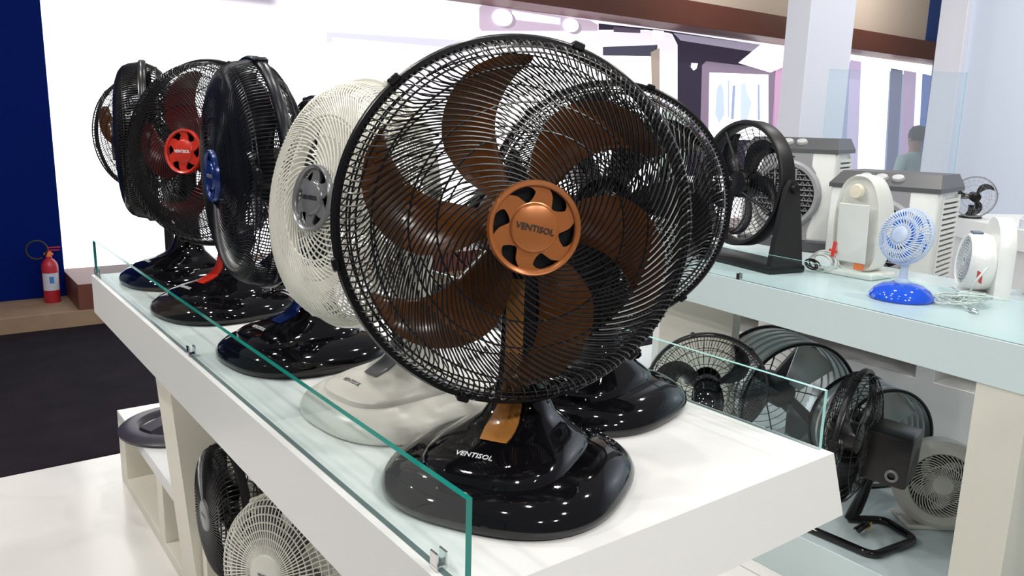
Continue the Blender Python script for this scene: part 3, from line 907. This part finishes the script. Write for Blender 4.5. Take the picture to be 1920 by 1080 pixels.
# ------------------------------------------------------------------ air coolers
def air_cooler(label, loc, rz, w=.44, d=.34, h=.54):
    t = thing('air_cooler', label, 'air cooler', loc, rz, 'air coolers behind the right counter')
    hw = w / 2
    obj('body', MB().box(-hw + .012, hw - .012, -d + .02, -.015, .05, h - .05, .02, seg=3), WHITEP, t)
    fm = MB()
    # front shell: two plates, white flanks and grey middle
    fm.box(-hw, hw, -d, -d + .06, .05, h - .055, .018, seg=3)
    obj('front_shell', fm, WHITEP, t)
    gpz = [(-hw * .55, .055), (hw * .52, .055), (hw * .52, .11), (hw * .60, .16), (hw * .60, h * .70), (hw * .50, h * .76), (hw * .50, h - .06), (-hw * .55, h - .06), (-hw * .55, h * .76), (-hw * .64, h * .70), (-hw * .64, .16), (-hw * .55, .11)]
    obj('grey_panel', MB().poly(gpz, -d - .004, -d + .004), LTGREY if False else mat('mid_grey_plastic', (.30, .30, .32), .4), t, smooth=0)
    cz = h * .50
    Mr = Matrix.Translation((0, -d - .002, cz)) @ Matrix.Rotation(PI / 2, 4, 'X')
    Rr = .165
    obj('outlet_ring', MB().lathe([(Rr * .80, .0), (Rr * .83, .016), (Rr * .93, .020), (Rr, .012), (Rr * 1.01, 0)], 64), mat('ring_grey', (.33, .33, .35), .35), t, Mr)
    obj('outlet_recess', MB().lathe([(.0001, .003), (Rr * .82, .003)], 48), CAVITY, t, Mr)
    n = 11
    for i in range(n):
        z = -Rr * .74 + i * Rr * 1.48 / (n - 1)
        hl = math.sqrt(max(0, (Rr * .81) ** 2 - z * z))
        obj('louver_slat', MB().box(-hl, hl, -d - .019, -d - .007, cz + z - .0022, cz + z + .0022), GREYP, t, smooth=0)
    for x in (-.055, .045):
        hl = math.sqrt((Rr * .80) ** 2 - x * x)
        obj('louver_post', MB().box(x - .004, x + .004, -d - .020, -d - .006, cz - hl, cz + hl), GREYP, t, smooth=0)
    gz = MB()
    for i in range(10):
        z = -Rr * .68 + i * Rr * 1.48 / (n - 1)
        hl = math.sqrt(max(0, (Rr * .78) ** 2 - z * z))
        k = max(2, int(hl * 2 / .024))
        for j in range(k):
            x0 = -hl + 2 * hl * j / k
            gz.addv([(x0, -d - .012, cz + z - .009), (x0 + hl / k, -d - .012, cz + z + .008), (x0 + 2 * hl / k, -d - .012, cz + z - .009), (x0 + 1.5 * hl / k, -d - .012, cz + z - .009), (x0 + hl / k, -d - .012, cz + z + .003), (x0 + .5 * hl / k, -d - .012, cz + z - .009)],
                    [(0, 1, 4, 5), (1, 2, 3, 4)])
    obj('zigzag_fins', gz, GREYP, t, smooth=0, kind='stuff')
    tp = MB().loft([[Vector(p) for p in ((-hw - .004, -d - .006, z), (hw + .004, -d - .006, z), (hw + .004, 0, z), (-hw - .004, 0, z))] if q == 0 else
                    [Vector(p) for p in ((-hw + q, -d + q * .9, z), (hw - q, -d + q * .9, z), (hw - q, -.012, z), (-hw + q, -.012, z))] for (z, q) in ((h - .070, 0), (h - .052, 0))] + [[Vector(p) for p in ((-hw + .02, -d + .075, h), (hw - .02, -d + .075, h), (hw - .02, -.012, h), (-hw + .02, -.012, h))]])
    obj('top_cover', tp, DGREYP, t, smooth=0)
    for x in (-.085, -.02, .045):
        obj('control_knob', MB().lathe([(.0001, .014), (.017, .013), (.020, .003), (.020, 0)], 20), LTGREY, t, Matrix.Translation((x, -d + .036, h - .024)) @ Matrix.Rotation(math.radians(34), 4, 'X') @ Matrix.Scale(1.35, 4, (1, 0, 0)), 40)
    obj('base_tray', MB().box(-hw - .003, hw + .003, -d - .004, .0, 0, .055, .006), DGREYP, t)
    for sx in (-1, 1):
        xs = sx * (hw - .012)
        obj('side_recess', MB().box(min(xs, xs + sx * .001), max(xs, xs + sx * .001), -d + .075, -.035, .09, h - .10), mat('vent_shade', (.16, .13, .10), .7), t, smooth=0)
        x2 = xs + sx * .012
        for (y0, y1) in ((-d + .062, -d + .080), (-.045, -.028)):
            obj('side_post', MB().box(min(xs, x2), max(xs, x2), y0, y1, .075, h - .085, .002), WHITEP, t)
        nv = 17
        for i in range(nv):
            z = .085 + i * (h - .19) / (nv - 1)
            obj('vent_slat', MB().box(min(xs, x2), max(xs, x2), -d + .078, -.043, z - .0065, z + .0065), WHITEP, t, smooth=0)
    obj('brand_mark', MB().box(-.028, .028, -d - .0055, -d - .004, h - .093, h - .087), INKD, t, smooth=0)
    return t
air_cooler('grey and white air cooler standing next to the black drum-shaped fan', (3.70, 2.39, -0.062), math.radians(-72))
air_cooler('grey and white air cooler behind the blue mini fan', (3.575, 1.79, -0.195), math.radians(-80))
p = thing('plinth', 'white plinth behind the right counter under the nearer air cooler', 'plinth', (3.6, 1.69, -.339))
obj('body', MB().box(-.10, .32, -.20, .40, 0, .143, .002), WHITE, p, None, 0)
p = thing('plinth', 'white plinth behind the right counter under the farther air cooler', 'plinth', (3.6, 2.4, -.339))
obj('body', MB().box(-.30, .30, -.29, .36, 0, .276, .002), WHITE, p, None, 0)

# ------------------------------------------------------------------ black circulator in a deep round drum on a bracket stand
LOC = (2.545, 1.915, 0)
bf = thing('drum_circulator', 'black round drum fan on a bracket stand at far end of right counter', 'fan', LOC, math.radians(-102))
Md = Matrix.Translation((0, 0, .305)) @ basis((0, -1, 0.05))
Rd = .238
obj('drum', MB().lathe([(Rd, -.032), (Rd * 1.0, .022), (Rd * .985, .03), (Rd * .94, .031), (Rd * .91, .02), (Rd * .91, -.032)], 72, close=True), SATINB, bf, Md)
gr = MB()
for q in np.linspace(.18, .86, 12):
    ring_tube(gr, Rd * q, -.030, .0011, 56, 4)
for k in range(36):
    a = 2 * PI * k / 36
    gr.tube([(Rd * .15 * math.cos(a), Rd * .15 * math.sin(a), -.031), (Rd * .6 * math.cos(a + .25), Rd * .6 * math.sin(a + .25), -.031), (Rd * .9 * math.cos(a + .45), Rd * .9 * math.sin(a + .45), -.031)], .0013, 4)
obj('rear_grille', gr, BLACK, bf, Md, 60, 'stuff')
gr = MB()
for q in np.linspace(.22, .86, 11):
    ring_tube(gr, Rd * q, .022, .0010, 56, 4)
for k in range(5):
    a = 2 * PI * k / 5 + .3
    gr.tube([(Rd * .15 * math.cos(a), Rd * .15 * math.sin(a), .023), (Rd * .9 * math.cos(a + .5), Rd * .9 * math.sin(a + .5), .023)], .006, 6)
obj('front_grille', gr, BLACK, bf, Md, 60, 'stuff')
bmd = blade_mesh(Rd * .93, BLKB, pitch=.10)
for k in range(5):
    obj('blade', bmd, None, bf, Md @ Matrix.Translation((0, 0, -.01)) @ Matrix.Rotation(2 * PI * k / 5, 4, 'Z'))
obj('hub', MB().lathe([(.0001, .030), (.045, .028), (.055, .015), (.055, -.05), (.0001, -.05)], 32), BLACK, bf, Md)
for s in (-1, 1):
    x = s * (Rd + .018)
    obj('bracket_arm', MB().loft([[Vector((x - .012, -.075, .02)), Vector((x + .012, -.075, .02)), Vector((x + .012, .075, .02)), Vector((x - .012, .075, .02))],
                                  [Vector((x - .012, -.055, .16)), Vector((x + .012, -.055, .16)), Vector((x + .012, .055, .16)), Vector((x - .012, .055, .16))],
                                  [Vector((x - .012, -.028, .305)), Vector((x + .012, -.028, .305)), Vector((x + .012, .028, .305)), Vector((x - .012, .028, .305))],
                                  [Vector((x - .010, -.012, .335)), Vector((x + .010, -.012, .335)), Vector((x + .010, .012, .335)), Vector((x - .010, .012, .335))]]), SATINB, bf, None, 30)
    obj('tilt_knob', MB().cyl((x + s * .010, 0, .305), (x + s * .026, 0, .305), .018, .015), BLACK, bf)
obj('stand_base', MB().box(-Rd - .032, Rd + .032, -.08, .09, 0, .028, .008, seg=2), SATINB, bf)
cord_coil(bf, (.27, .12, .03), .03, 3, .003, BLACK, 'X', .008, seed=3)

# ------------------------------------------------------------------ white fan heater seen from behind, cord and tags
def arch(w, h, r, n=14, top=1.0):
    pts = [(-w, 0), (w, 0)]
    for i in range(n + 1):
        a = PI * i / n
        pts.append((w * math.cos(a), h - r + r * math.sin(a)))
    return pts
ht = thing('fan_heater', 'white arched fan heater with its back turned, by cord with red tag', 'heater', (2.70, 1.50, 0), math.radians(-92))
ht.scale = (1.12, 1.12, 1.12)
secs = []
for (y, k, dz) in ((-.030, .90, .010), (-.042, .97, .004), (-.020, 1.0, 0), (.035, .98, .0), (.060, .86, .012), (.066, .78, .02)):
    prof = []
    for i in range(40):
        t = 2 * PI * i / 40
        c, s = math.cos(t), math.sin(t)
        x = .078 * k * math.copysign(abs(c) ** .55, c)
        if s > 0:
            z = .16 + .165 * k * abs(s) ** .9
            x = .078 * k * math.copysign(abs(c) ** .75, c)
        else:
            z = .16 - .145 * k * abs(s) ** .55
        prof.append(Vector((x + .0 * dz, y - .05 * (z - .16), z)))
    secs.append(prof)
obj('body', MB().loft(secs), mat('warm_white_plastic', (.76, .77, .72), .3), ht, None, 40)
obj('rear_panel', MB().box(-.052, .052, -.0445, -.040, .05, .235, .002), mat('pale_grey_panel', (.66, .68, .66), .4), ht, Matrix.Translation((0, -.006, 0)) @ Matrix.Rotation(math.radians(2.8), 4, 'X'))
obj('dial', MB().lathe([(.0001, .012), (.02, .011), (.024, 0)], 24), mat('ivory_dial', (.74, .68, .55), .4), ht, Matrix.Translation((0, -.052, .272)) @ Matrix.Rotation(PI / 2, 4, 'X'))
obj('foot_plate', MB().box(-.085, .085, -.06, .075, 0, .02, .006, seg=2), mat('warm_white_plastic', (.76, .77, .72), .3), ht)
obj('rating_label', MB().box(.012, .045, -.048, -.044, .026, .046), TAGO, ht, smooth=0)
cord_coil(ht, (-.10, -.04, .035), .05, 4, .004, CORDW, 'X', .012, seed=5)
obj('warning_tag', MB().box(-.070, -.058, -.062, -.060, .05, .10).box(-.078, -.048, -.064, -.0625, .066, .074), TAGR, ht, Matrix.Rotation(.12, 4, 'Y'), smooth=0)

# ------------------------------------------------------------------ blue mini fan
mf = thing('mini_fan', 'mini desk fan with pale blue cage on glossy blue dome base', 'fan', (2.43, 1.20, 0), math.radians(-70))
obj('dome_base', MB().lathe([(.0001, 0), (.088, 0), (.094, .006), (.092, .016), (.080, .032), (.060, .045), (.035, .052), (.0001, .054)], 48), BLUEP, mf)
obj('stem', MB().lathe([(.024, .050), (.024, .056), (.013, .066), (.011, .10), (.013, .135), (.016, .15), (.0001, .15)], 24), PALEB, mf)
MINI = rootM((2.43, 1.20, 0), math.radians(-70)).inverted() @ Matrix.Translation((2.428, 1.205, .196)) @ basis(compass(280, 14))
Rm = .088
fan_head(mf, MINI, Rm, wires=52, wr=.0017, swirl=.5, starts=(0.0, .4), grille=PALEB, blade=BLADEB, badge=PALEB, plain_badge=True, text=None, nblades=5, rimw=.007, motor=PALEB, rear_wires=40,
         rings=(.34, .38, .60, .64, .84, .88, .92), badge_r=.30, clips=0, blade_label='clear blue blade', rear_depth=.36, motor_len=.36, ns=14)
obj('head_yoke', MB().tube([(0, 0, .14), (.0, .012, .165), MINI @ Vector((0, 0, -.05))], .011, 10), PALEB, mf)

# ------------------------------------------------------------------ round white heater with carrying arch, cord tangle
rh = thing('round_heater', 'round white fan heater with dotted grille and carrying arch, beside tangled cord with red tags', 'heater', (2.745, 1.115, 0), math.radians(-142))
Mq = Matrix.Translation((0, 0, .105)) @ basis((0, -1, .08))
obj('drum', MB().lathe([(.0001, -.05), (.07, -.05), (.088, -.03), (.093, .0), (.090, .038), (.082, .050), (.076, .048), (.074, .040)], 56), WHITEP, rh, Mq)
gr = MB()
for q in np.linspace(.010, .070, 7):
    ring_tube(gr, q, .046, .0016, 40, 4)
for k in range(24):
    a = 2 * PI * k / 24
    gr.tube([(.008 * math.cos(a), .008 * math.sin(a), .0455), (.076 * math.cos(a), .076 * math.sin(a), .0455)], .0014, 4)
obj('grille', gr, mat('grille_grey_white', (.62, .66, .68), .4), rh, Mq, 60, 'stuff')
obj('grille_back', MB().lathe([(.0001, .036), (.076, .036)], 32), mat('grille_shadow_grey', (.35, .38, .40), .6), rh, Mq)
sh = []
for (y, k) in ((.025, .96), (.035, 1.0), (.062, 1.0), (.072, .94)):
    sh.append([Vector((p[0] * k, y, p[1] * (.98 + .02 * k))) for p in arch(.098, .252, .11, 20)])
obj('back_shell', MB().loft(sh), WHITEP, rh, None, 40)
obj('switch', MB().box(-.02, .02, -.035, -.005, .196, .203, .002), mat('slate_switch', (.10, .14, .20), .4), rh)
obj('foot_plate', MB().box(-.09, .09, -.05, .072, 0, .010, .004), WHITEP, rh)
pts = []
rnd = random.Random(11)
for i in range(120):
    a = i * .55
    rr = .035 + .030 * math.sin(i * .31) + .012 * math.sin(i * 1.7)
    pts.append(Vector((-.05 + rr * math.cos(a), -.155 + rr * 1.3 * math.sin(a), .022 + .020 * math.sin(i * .43 + 1) * math.sin(i * .13))))
pts += [Vector((.005, -.165, .012)), Vector((.03, -.155, .009)), Vector((.05, -.15, .008))]
SHF = Matrix.Translation((.27, .050, 0))
obj('power_cord', MB().tube(pts, .0024, 5), CORDW, rh, SHF, 180)
obj('plug', MB().cyl((.05, -.15, .0095), (.075, -.143, .0095), .007, .009, 10).cyl((.075, -.143, .0125), (.093, -.138, .0125), .0022, None, 6).cyl((.075, -.143, .0065), (.093, -.138, .0065), .0022, None, 6), CHROME, rh, SHF)
obj('tag', MB().box(-.105, -.075, -.10, -.098, .075, .10).box(-.078, -.052, -.101, -.099, .068, .092), TAGR, rh, SHF, smooth=0)
obj('tag', MB().box(-.10, -.078, -.235, -.233, .005, .022), TAGR, rh, SHF, smooth=0)
obj('cord_stem', MB().tube([(-.055, -.13, .03), (-.06, -.11, .08), (-.045, -.09, .12)], .004, 6), CORDW, rh, SHF, 180)

# appliance at the right edge
hp_ = thing('panel_heater', 'white panel heater with dark slatted front at the right edge', 'heater', (2.90, .93, 0), math.radians(-90))
obj('case', MB().box(-.10, .10, -.03, .06, .0, .205, .008, seg=2), WHITEP, hp_)
obj('slat_recess', MB().box(-.082, .082, -.033, -.029, .03, .165), CAVITY, hp_, smooth=0)
for i in range(6):
    z = .042 + i * .022
    obj('slat', MB().box(-.082, .082, -.037, -.032, z - .003, z + .003), mat('slate_slat', (.06, .08, .10), .4), hp_, smooth=0)

# ------------------------------------------------------------------ floor level fans under the right counter
DK = -0.83
ff = thing('floor_fan', 'black floor fan turned away on a tubular square frame on the low platform', 'fan', (2.43, 1.22, DK), math.radians(0))
def rounded_path(pts, r=.03, n=5):
    out = []
    P = [Vector(p) for p in pts]
    for i in range(len(P)):
        a, b, c = P[i - 1], P[i], P[(i + 1) % len(P)]
        d1, d2 = (a - b).normalized(), (c - b).normalized()
        p0, p2 = b + d1 * r, b + d2 * r
        for k in range(n + 1):
            t = k / n
            out.append((1 - t) ** 2 * p0 + 2 * t * (1 - t) * b + t * t * p2)
    return out
fr = [(-.12, .30, .014), (-.10, -.085, .014), (.117, -.115, .014), (.165, .02, .014), (.06, .10, .014)]
pth = rounded_path(fr, .035)
pth = pth[3:27]
obj('tube_frame', MB().tube(pth, .0135, 10), GLOSSB, ff, None, 60)
obj('stem', MB().tube([(.07, .10, .01), (.085, .085, .05), (.075, .06, .12), (.045, .03, .20), (.02, .0, .26)], [.016, .022, .018, .015, .017], 12), BLACK, ff, None, 60)
FC = Vector((2.395, 1.285, -.478))
Mf = rootM((2.43, 1.22, DK), 0).inverted() @ Matrix.Translation(FC) @ basis(compass(345, 3))
fan_head(ff, Mf, .228, wires=72, wr=.0013, swirl=.15, grille=BLACK, blade=BLKB, badge=BLACK, ink=INKG, nblades=3, phase=.8, plain_badge=True, dome=.28, text=None, rear_depth=.30, motor_len=.2, ns=14, rings=(.4, .6, .75, .88))
box_m = MB().loft([[Vector((x, y, z)) for (x, y) in ((-.085, -.075), (.085, -.075), (.085, .075), (-.085, .075))] for z in (-.09, -.27)])
mbx = MB().box(-.075, .075, -.095, .075, -.195, -.050, .012, seg=2)
Mm = Mf @ Matrix.Translation((0, -.005, 0))
mo = obj('motor_box', mbx, BLACK, ff, Mm, 30)
side = Mm @ Matrix.Translation((.075, -.055, -.150)) @ Matrix.Rotation(PI / 2, 4, 'Y')
obj('speed_knob', MB().lathe([(.012, .006), (.016, .008), (.020, .006), (.021, 0)], 28), SILVER, ff, side)
cord_coil(ff, (.02, .02, .03), .028, 4, .004, BLACK, 'X', .012, seed=9)
obj('yellow_tag', MB().box(.045, .085, .005, .007, .012, .03), TAGY, ff, Matrix.Rotation(.2, 4, 'Z'), smooth=0)

def drum_fan(label, loc, center, face, R, L):
    t = thing('drum_fan', label, 'fan', loc, 0, 'steel drum fans on the low platform')
    Ml = rootM(loc, 0).inverted() @ Matrix.Translation(Vector(center)) @ basis(face)
    prof = [(R * 1.0, L / 2), (R * 1.012, L / 2 - .004), (R * 1.0, L / 2 - .012)]
    outer = [(R * 1.0, L / 2)]
    nr = 5
    for i in range(nr):
        z0 = L / 2 - .02 - (L - .04) * i / nr
        outer += [(R, z0), (R + .005, z0 - .006), (R + .005, z0 - .012), (R, z0 - .018)]
    outer += [(R, -L / 2), (R - .006, -L / 2)]
    inner = [(r - .006, z) for (r, z) in reversed(outer[1:-1])]
    obj('barrel', MB().lathe(outer + inner + [(R - .006, L / 2)], 64, close=True), STEEL, t, Ml, 30)
    rm = MB()
    ring_tube(rm, R + .002, L / 2, .007, 72, 6); ring_tube(rm, R + .002, -L / 2, .007, 72, 6)
    obj('rolled_rim', rm, BLACK, t, Ml, 60)
    for (z, nm) in ((-L / 2 + .004, 'rear_guard'), (L / 2 - .003, 'front_guard')):
        g = MB()
        for q in np.linspace(.2, .98, 7):
            ring_tube(g, R * q, z, .0016, 56, 4)
        for k in range(12 if nm == 'rear_guard' else 4):
            a = 2 * PI * k / (12 if nm == 'rear_guard' else 4)
            g.tube([(R * .1 * math.cos(a), R * .1 * math.sin(a), z), (R * .98 * math.cos(a + .25), R * .98 * math.sin(a + .25), z)], .003, 5)
        if nm == 'rear_guard':
            obj(nm, g, BLACK, t, Ml, 60, 'stuff')
    for a in (.25, .25 + PI / 2):
        obj('motor_strut', MB().box(-R * .97, R * .97, -.035, .035, -.010, .010, .002), GREYP, t, Ml @ Matrix.Translation((0, 0, -L * .28)) @ Matrix.Rotation(a + .6, 4, 'Z'), 30)
    obj('motor', MB().cyl((0, 0, -L * .40), (0, 0, L * .05), R * .27, R * .24, 28), DGREYP, t, Ml, 40)
    bmz = MB()
    rows = []
    for i in range(6):
        r = R * (.2 + .72 * i / 5)
        rows.append([Vector((r * math.cos(a), r * math.sin(a), .03 * (.5 - j / 4) * 2)) for j, a in enumerate(np.linspace(-.38, .38, 5))])
    bmz.slab(rows, (0, 0, -.003))
    bme = bmz.mesh('blade', STEEL, 40)
    for k in range(3):
        obj('blade', bme, None, t, Ml @ Matrix.Translation((0, 0, L * .1)) @ Matrix.Rotation(.9 + 2 * PI * k / 3, 4, 'Z'))
    cz = center[2] - loc[2]
    c = rootM(loc, 0).inverted() @ Vector(center)
    for s in (-1, 1):
        sd = Vector(face).cross(Vector((0, 0, 1))).normalized() * s * R * .55
        obj('foot', MB().tube([(c.x + sd.x, c.y + sd.y, c.z - R * .84), (c.x + sd.x * 1.3, c.y + sd.y * 1.3, .012)], .012, 8), BLACK, t)
    return t
drum_fan('large steel drum fan beside the black swivel fan, under far part of the right counter', (2.83, 1.83, DK), (2.81, 1.835, -.565), compass(205, 0), .248, .28)
drum_fan('steel drum fan directly behind the black floor fan with square frame', (2.90, 1.47, DK), (2.90, 1.49, -.635), compass(205, 0), .195, .20)

wf = thing('swivel_fan', 'wide black wire-caged fan seen through the right glass guard', 'fan', (2.24, 1.83, FZ))
obj('pole', MB().cyl((0, 0, .02), (0, 0, .50), .016).lathe([(.0001, 0), (.17, 0), (.17, .015), (.03, .03), (.0001, .03)], 32), BLACK, wf)
Mw_ = rootM((2.24, 1.83, FZ), 0).inverted() @ Matrix.Translation((2.255, 1.78, -.420)) @ basis(compass(48, 12))
fan_head(wf, Mw_, .215, wires=96, wr=.0012, swirl=.10, grille=BLACK, blade=BLKB, badge=BLACK, nblades=3, plain_badge=True, text=None, dome=.25, rear_depth=.25, motor_len=.1, ns=14, phase=.5, rings=(.45, .62, .78, .9))
mh = obj('motor_cover', MB().loft([sec(-.05, 0, -.01, .055, .060, 2.4, 32), sec(-.10, 0, -.012, .058, .052, 2.4, 32), sec(-.14, 0, -.015, .050, .042, 2.6, 32), sec(-.16, 0, -.018, .030, .026, 2.6, 32)]), GLOSSB, wf, Mw_, 40)
obj('lettering', text_mesh('VENTISOL', .06, .0005, INKL), None, mh, Matrix.Translation((0, -.055, -.125)) @ Matrix.Rotation(PI, 4, 'Y') @ Matrix.Rotation(math.radians(40), 4, 'X'))

wr_ = thing('round_box_fan', 'round white box fan with swirled grille on the low platform behind the counter leg', 'fan', (2.735, 1.14, DK), math.radians(-38))
Mx = rootM((2.735, 1.14, DK), math.radians(-38)).inverted() @ Matrix.Translation((2.725, 1.125, -.672)) @ basis(compass(232, 8))
Rw = .158
obj('ring_case', MB().lathe([(Rw * .66, .012), (Rw * .70, .022), (Rw * .86, .026), (Rw * .97, .014), (Rw, -.01), (Rw * .97, -.06), (Rw * .70, -.07), (Rw * .66, -.05)], 72, close=True), mat('warm_grey_white', (.62, .61, .58), .35), wr_, Mx, 40)
gw = wire_set(lambda t: Vector((Rw * (.2 + .47 * t) * math.cos(1.1 * t), Rw * (.2 + .47 * t) * math.sin(1.1 * t), .018)), 40, .0021, 8, 5)
ring_tube(gw, Rw * .42, .017, .002, 48, 5)
obj('front_grille', gw, mat('warm_grey_white', (.62, .61, .58), .35), wr_, Mx, 60, 'stuff')
obj('hub_cap', MB().lathe([(.0001, .024), (Rw * .16, .023), (Rw * .21, .018), (Rw * .21, .01)], 32), mat('warm_grey_white', (.62, .61, .58), .35), wr_, Mx)
obj('back_plate', MB().lathe([(.0001, -.06), (Rw * .70, -.06)], 40), CAVITY, wr_, Mx)
bw = blade_mesh(Rw * .66, WHITEP)
for k in range(5):
    obj('blade', bw, None, wr_, Mx @ Matrix.Translation((0, 0, -.02)) @ Matrix.Rotation(2 * PI * k / 5, 4, 'Z'))
obj('stand', MB().box(-.11, .11, -.05, .09, 0, .016, .005), mat('warm_grey_white', (.62, .61, .58), .35), wr_)

# ------------------------------------------------------------------ far things: desk fan, bottle, pale box, person
df = thing('desk_fan', 'small black-bladed desk fan with clear cage on the far counter', 'fan', (5.30, 2.24, 0), math.radians(-60))
Mz = rootM((5.30, 2.24, 0), math.radians(-60)).inverted() @ Matrix.Translation((5.28, 2.23, .137)) @ basis(compass(238, 0))
fan_head(df, Mz, .126, wires=48, wr=.0006, swirl=.1, grille=GREYP, blade=BLKB, badge=BLACK, nblades=3, plain_badge=True, text=None, ns=10, phase=1.0, rings=(.6,), rear_depth=.3)
obj('foot', MB().lathe([(.0001, 0), (.07, 0), (.07, .010), (.03, .02), (.018, .04), (.018, .08), (.0001, .08)], 24), BLACK, df, Matrix.Translation((0, .07, 0)))
bo = thing('bottle', 'small clear pump bottle standing on the far counter', 'bottle', (5.02, 1.83, 0))
obj('body', MB().lathe([(.0001, 0), (.028, 0), (.030, .01), (.030, .05), (.012, .07), (.010, .08), (.0001, .08)], 24), mat('pale_bottle', (.62, .66, .72), .2), bo)
obj('pump', MB().cyl((0, 0, .08), (0, 0, .12), .005).box(-.006, .022, -.006, .006, .115, .125, .002), GREYP, bo)

pr = thing('person', 'person seen from behind in pale green shirt beyond the glass screen', 'person', (8.22, 4.10, FZ), math.radians(-15))
pr.scale = (.96, .96, .94)
me = bpy.data.meshes.new('body')
V = [(0, 0, .90), (0, 0, 1.08), (0, .01, 1.24), (0, .01, 1.36), (0, 0, 1.42), (0, .01, 1.48), (0, .015, 1.56), (0, .01, 1.64),
     (.17, 0, 1.34), (.22, .01, 1.10), (.23, .06, .88), (.235, .08, .80), (-.17, 0, 1.34), (-.22, .01, 1.10), (-.23, .06, .88), (-.235, .08, .80),
     (.09, 0, .82), (.10, .01, .48), (.10, 0, .08), (.10, .12, .03), (-.09, 0, .82), (-.10, .01, .48), (-.10, 0, .08), (-.10, .12, .03)]
E_ = [(0, 1), (1, 2), (2, 3), (3, 4), (4, 5), (5, 6), (6, 7), (3, 8), (8, 9), (9, 10), (10, 11), (3, 12), (12, 13), (13, 14), (14, 15), (0, 16), (16, 17), (17, 18), (18, 19), (0, 20), (20, 21), (21, 22), (22, 23)]
RD = [(.15, .11), (.145, .105), (.155, .11), (.13, .09), (.058, .058), (.062, .065), (.08, .095), (.06, .075), (.07, .065), (.05, .05), (.038, .038), (.03, .04), (.07, .065), (.05, .05), (.038, .038), (.03, .04),
      (.09, .09), (.062, .065), (.045, .05), (.04, .035), (.09, .09), (.062, .065), (.045, .05), (.04, .035)]
me.from_pydata(V, E_, [])
po = bpy.data.objects.new('body', me)
COL.objects.link(po)
sm = po.modifiers.new('skin', 'SKIN')
sm.use_smooth_shade = True
for i, sv in enumerate(me.skin_vertices[0].data):
    sv.radius = RD[i]
    sv.use_root = (i == 0)
po.modifiers.new('sub', 'SUBSURF').levels = 2
dg = bpy.context.evaluated_depsgraph_get()
bme = bpy.data.meshes.new_from_object(po.evaluated_get(dg))
bpy.data.objects.remove(po)
for m_ in (SHIRT, TROUS, SKIN):
    bme.materials.append(m_)
for pg in bme.polygons:
    c = pg.center
    pg.material_index = 2 if (c.z > 1.425 or (abs(c.x) > .17 and c.z < .92)) else (1 if c.z < .93 and abs(c.x) < .19 else 0)
    pg.use_smooth = True
obj('body', bme, None, pr)
obj('hair', MB().lathe([(.0001, .115), (.055, .10), (.083, .055), (.090, .0), (.080, -.05), (.074, -.05)], 24), HAIR, pr, Matrix.Translation((0, -.008, 1.595)) @ Matrix.Scale(1.12, 4, (0, 1, 0)), 60)
for s in (-1, 1):
    obj('ear', MB().lathe([(.0001, .008), (.014, .006), (.02, 0), (.0001, -.006)], 10), SKIN, pr, Matrix.Translation((s * .084, .012, 1.555)) @ Matrix.Rotation(PI / 2 * s, 4, 'Y'))

pn = thing('acrylic_panel', 'pale green panel with rounded top at the far end of the right counter', 'panel', (2.37, 2.12, 0), math.radians(-50))
obj('sheet', MB().poly([(x * .62, z + .30) for (x, z) in [(-.09, -.29), (.09, -.29), (.09, .25), (.082, .27), (.07, .275), (-.07, .275), (-.082, .27), (-.09, .25)]], -.006, .006), mat('pale_green_acrylic', (.50, .60, .57), .15), pn, smooth=0)
obj('foot', MB().box(-.07, .07, -.04, .04, 0, .012, .002), mat('pale_green_acrylic', (.50, .60, .57), .15), pn)
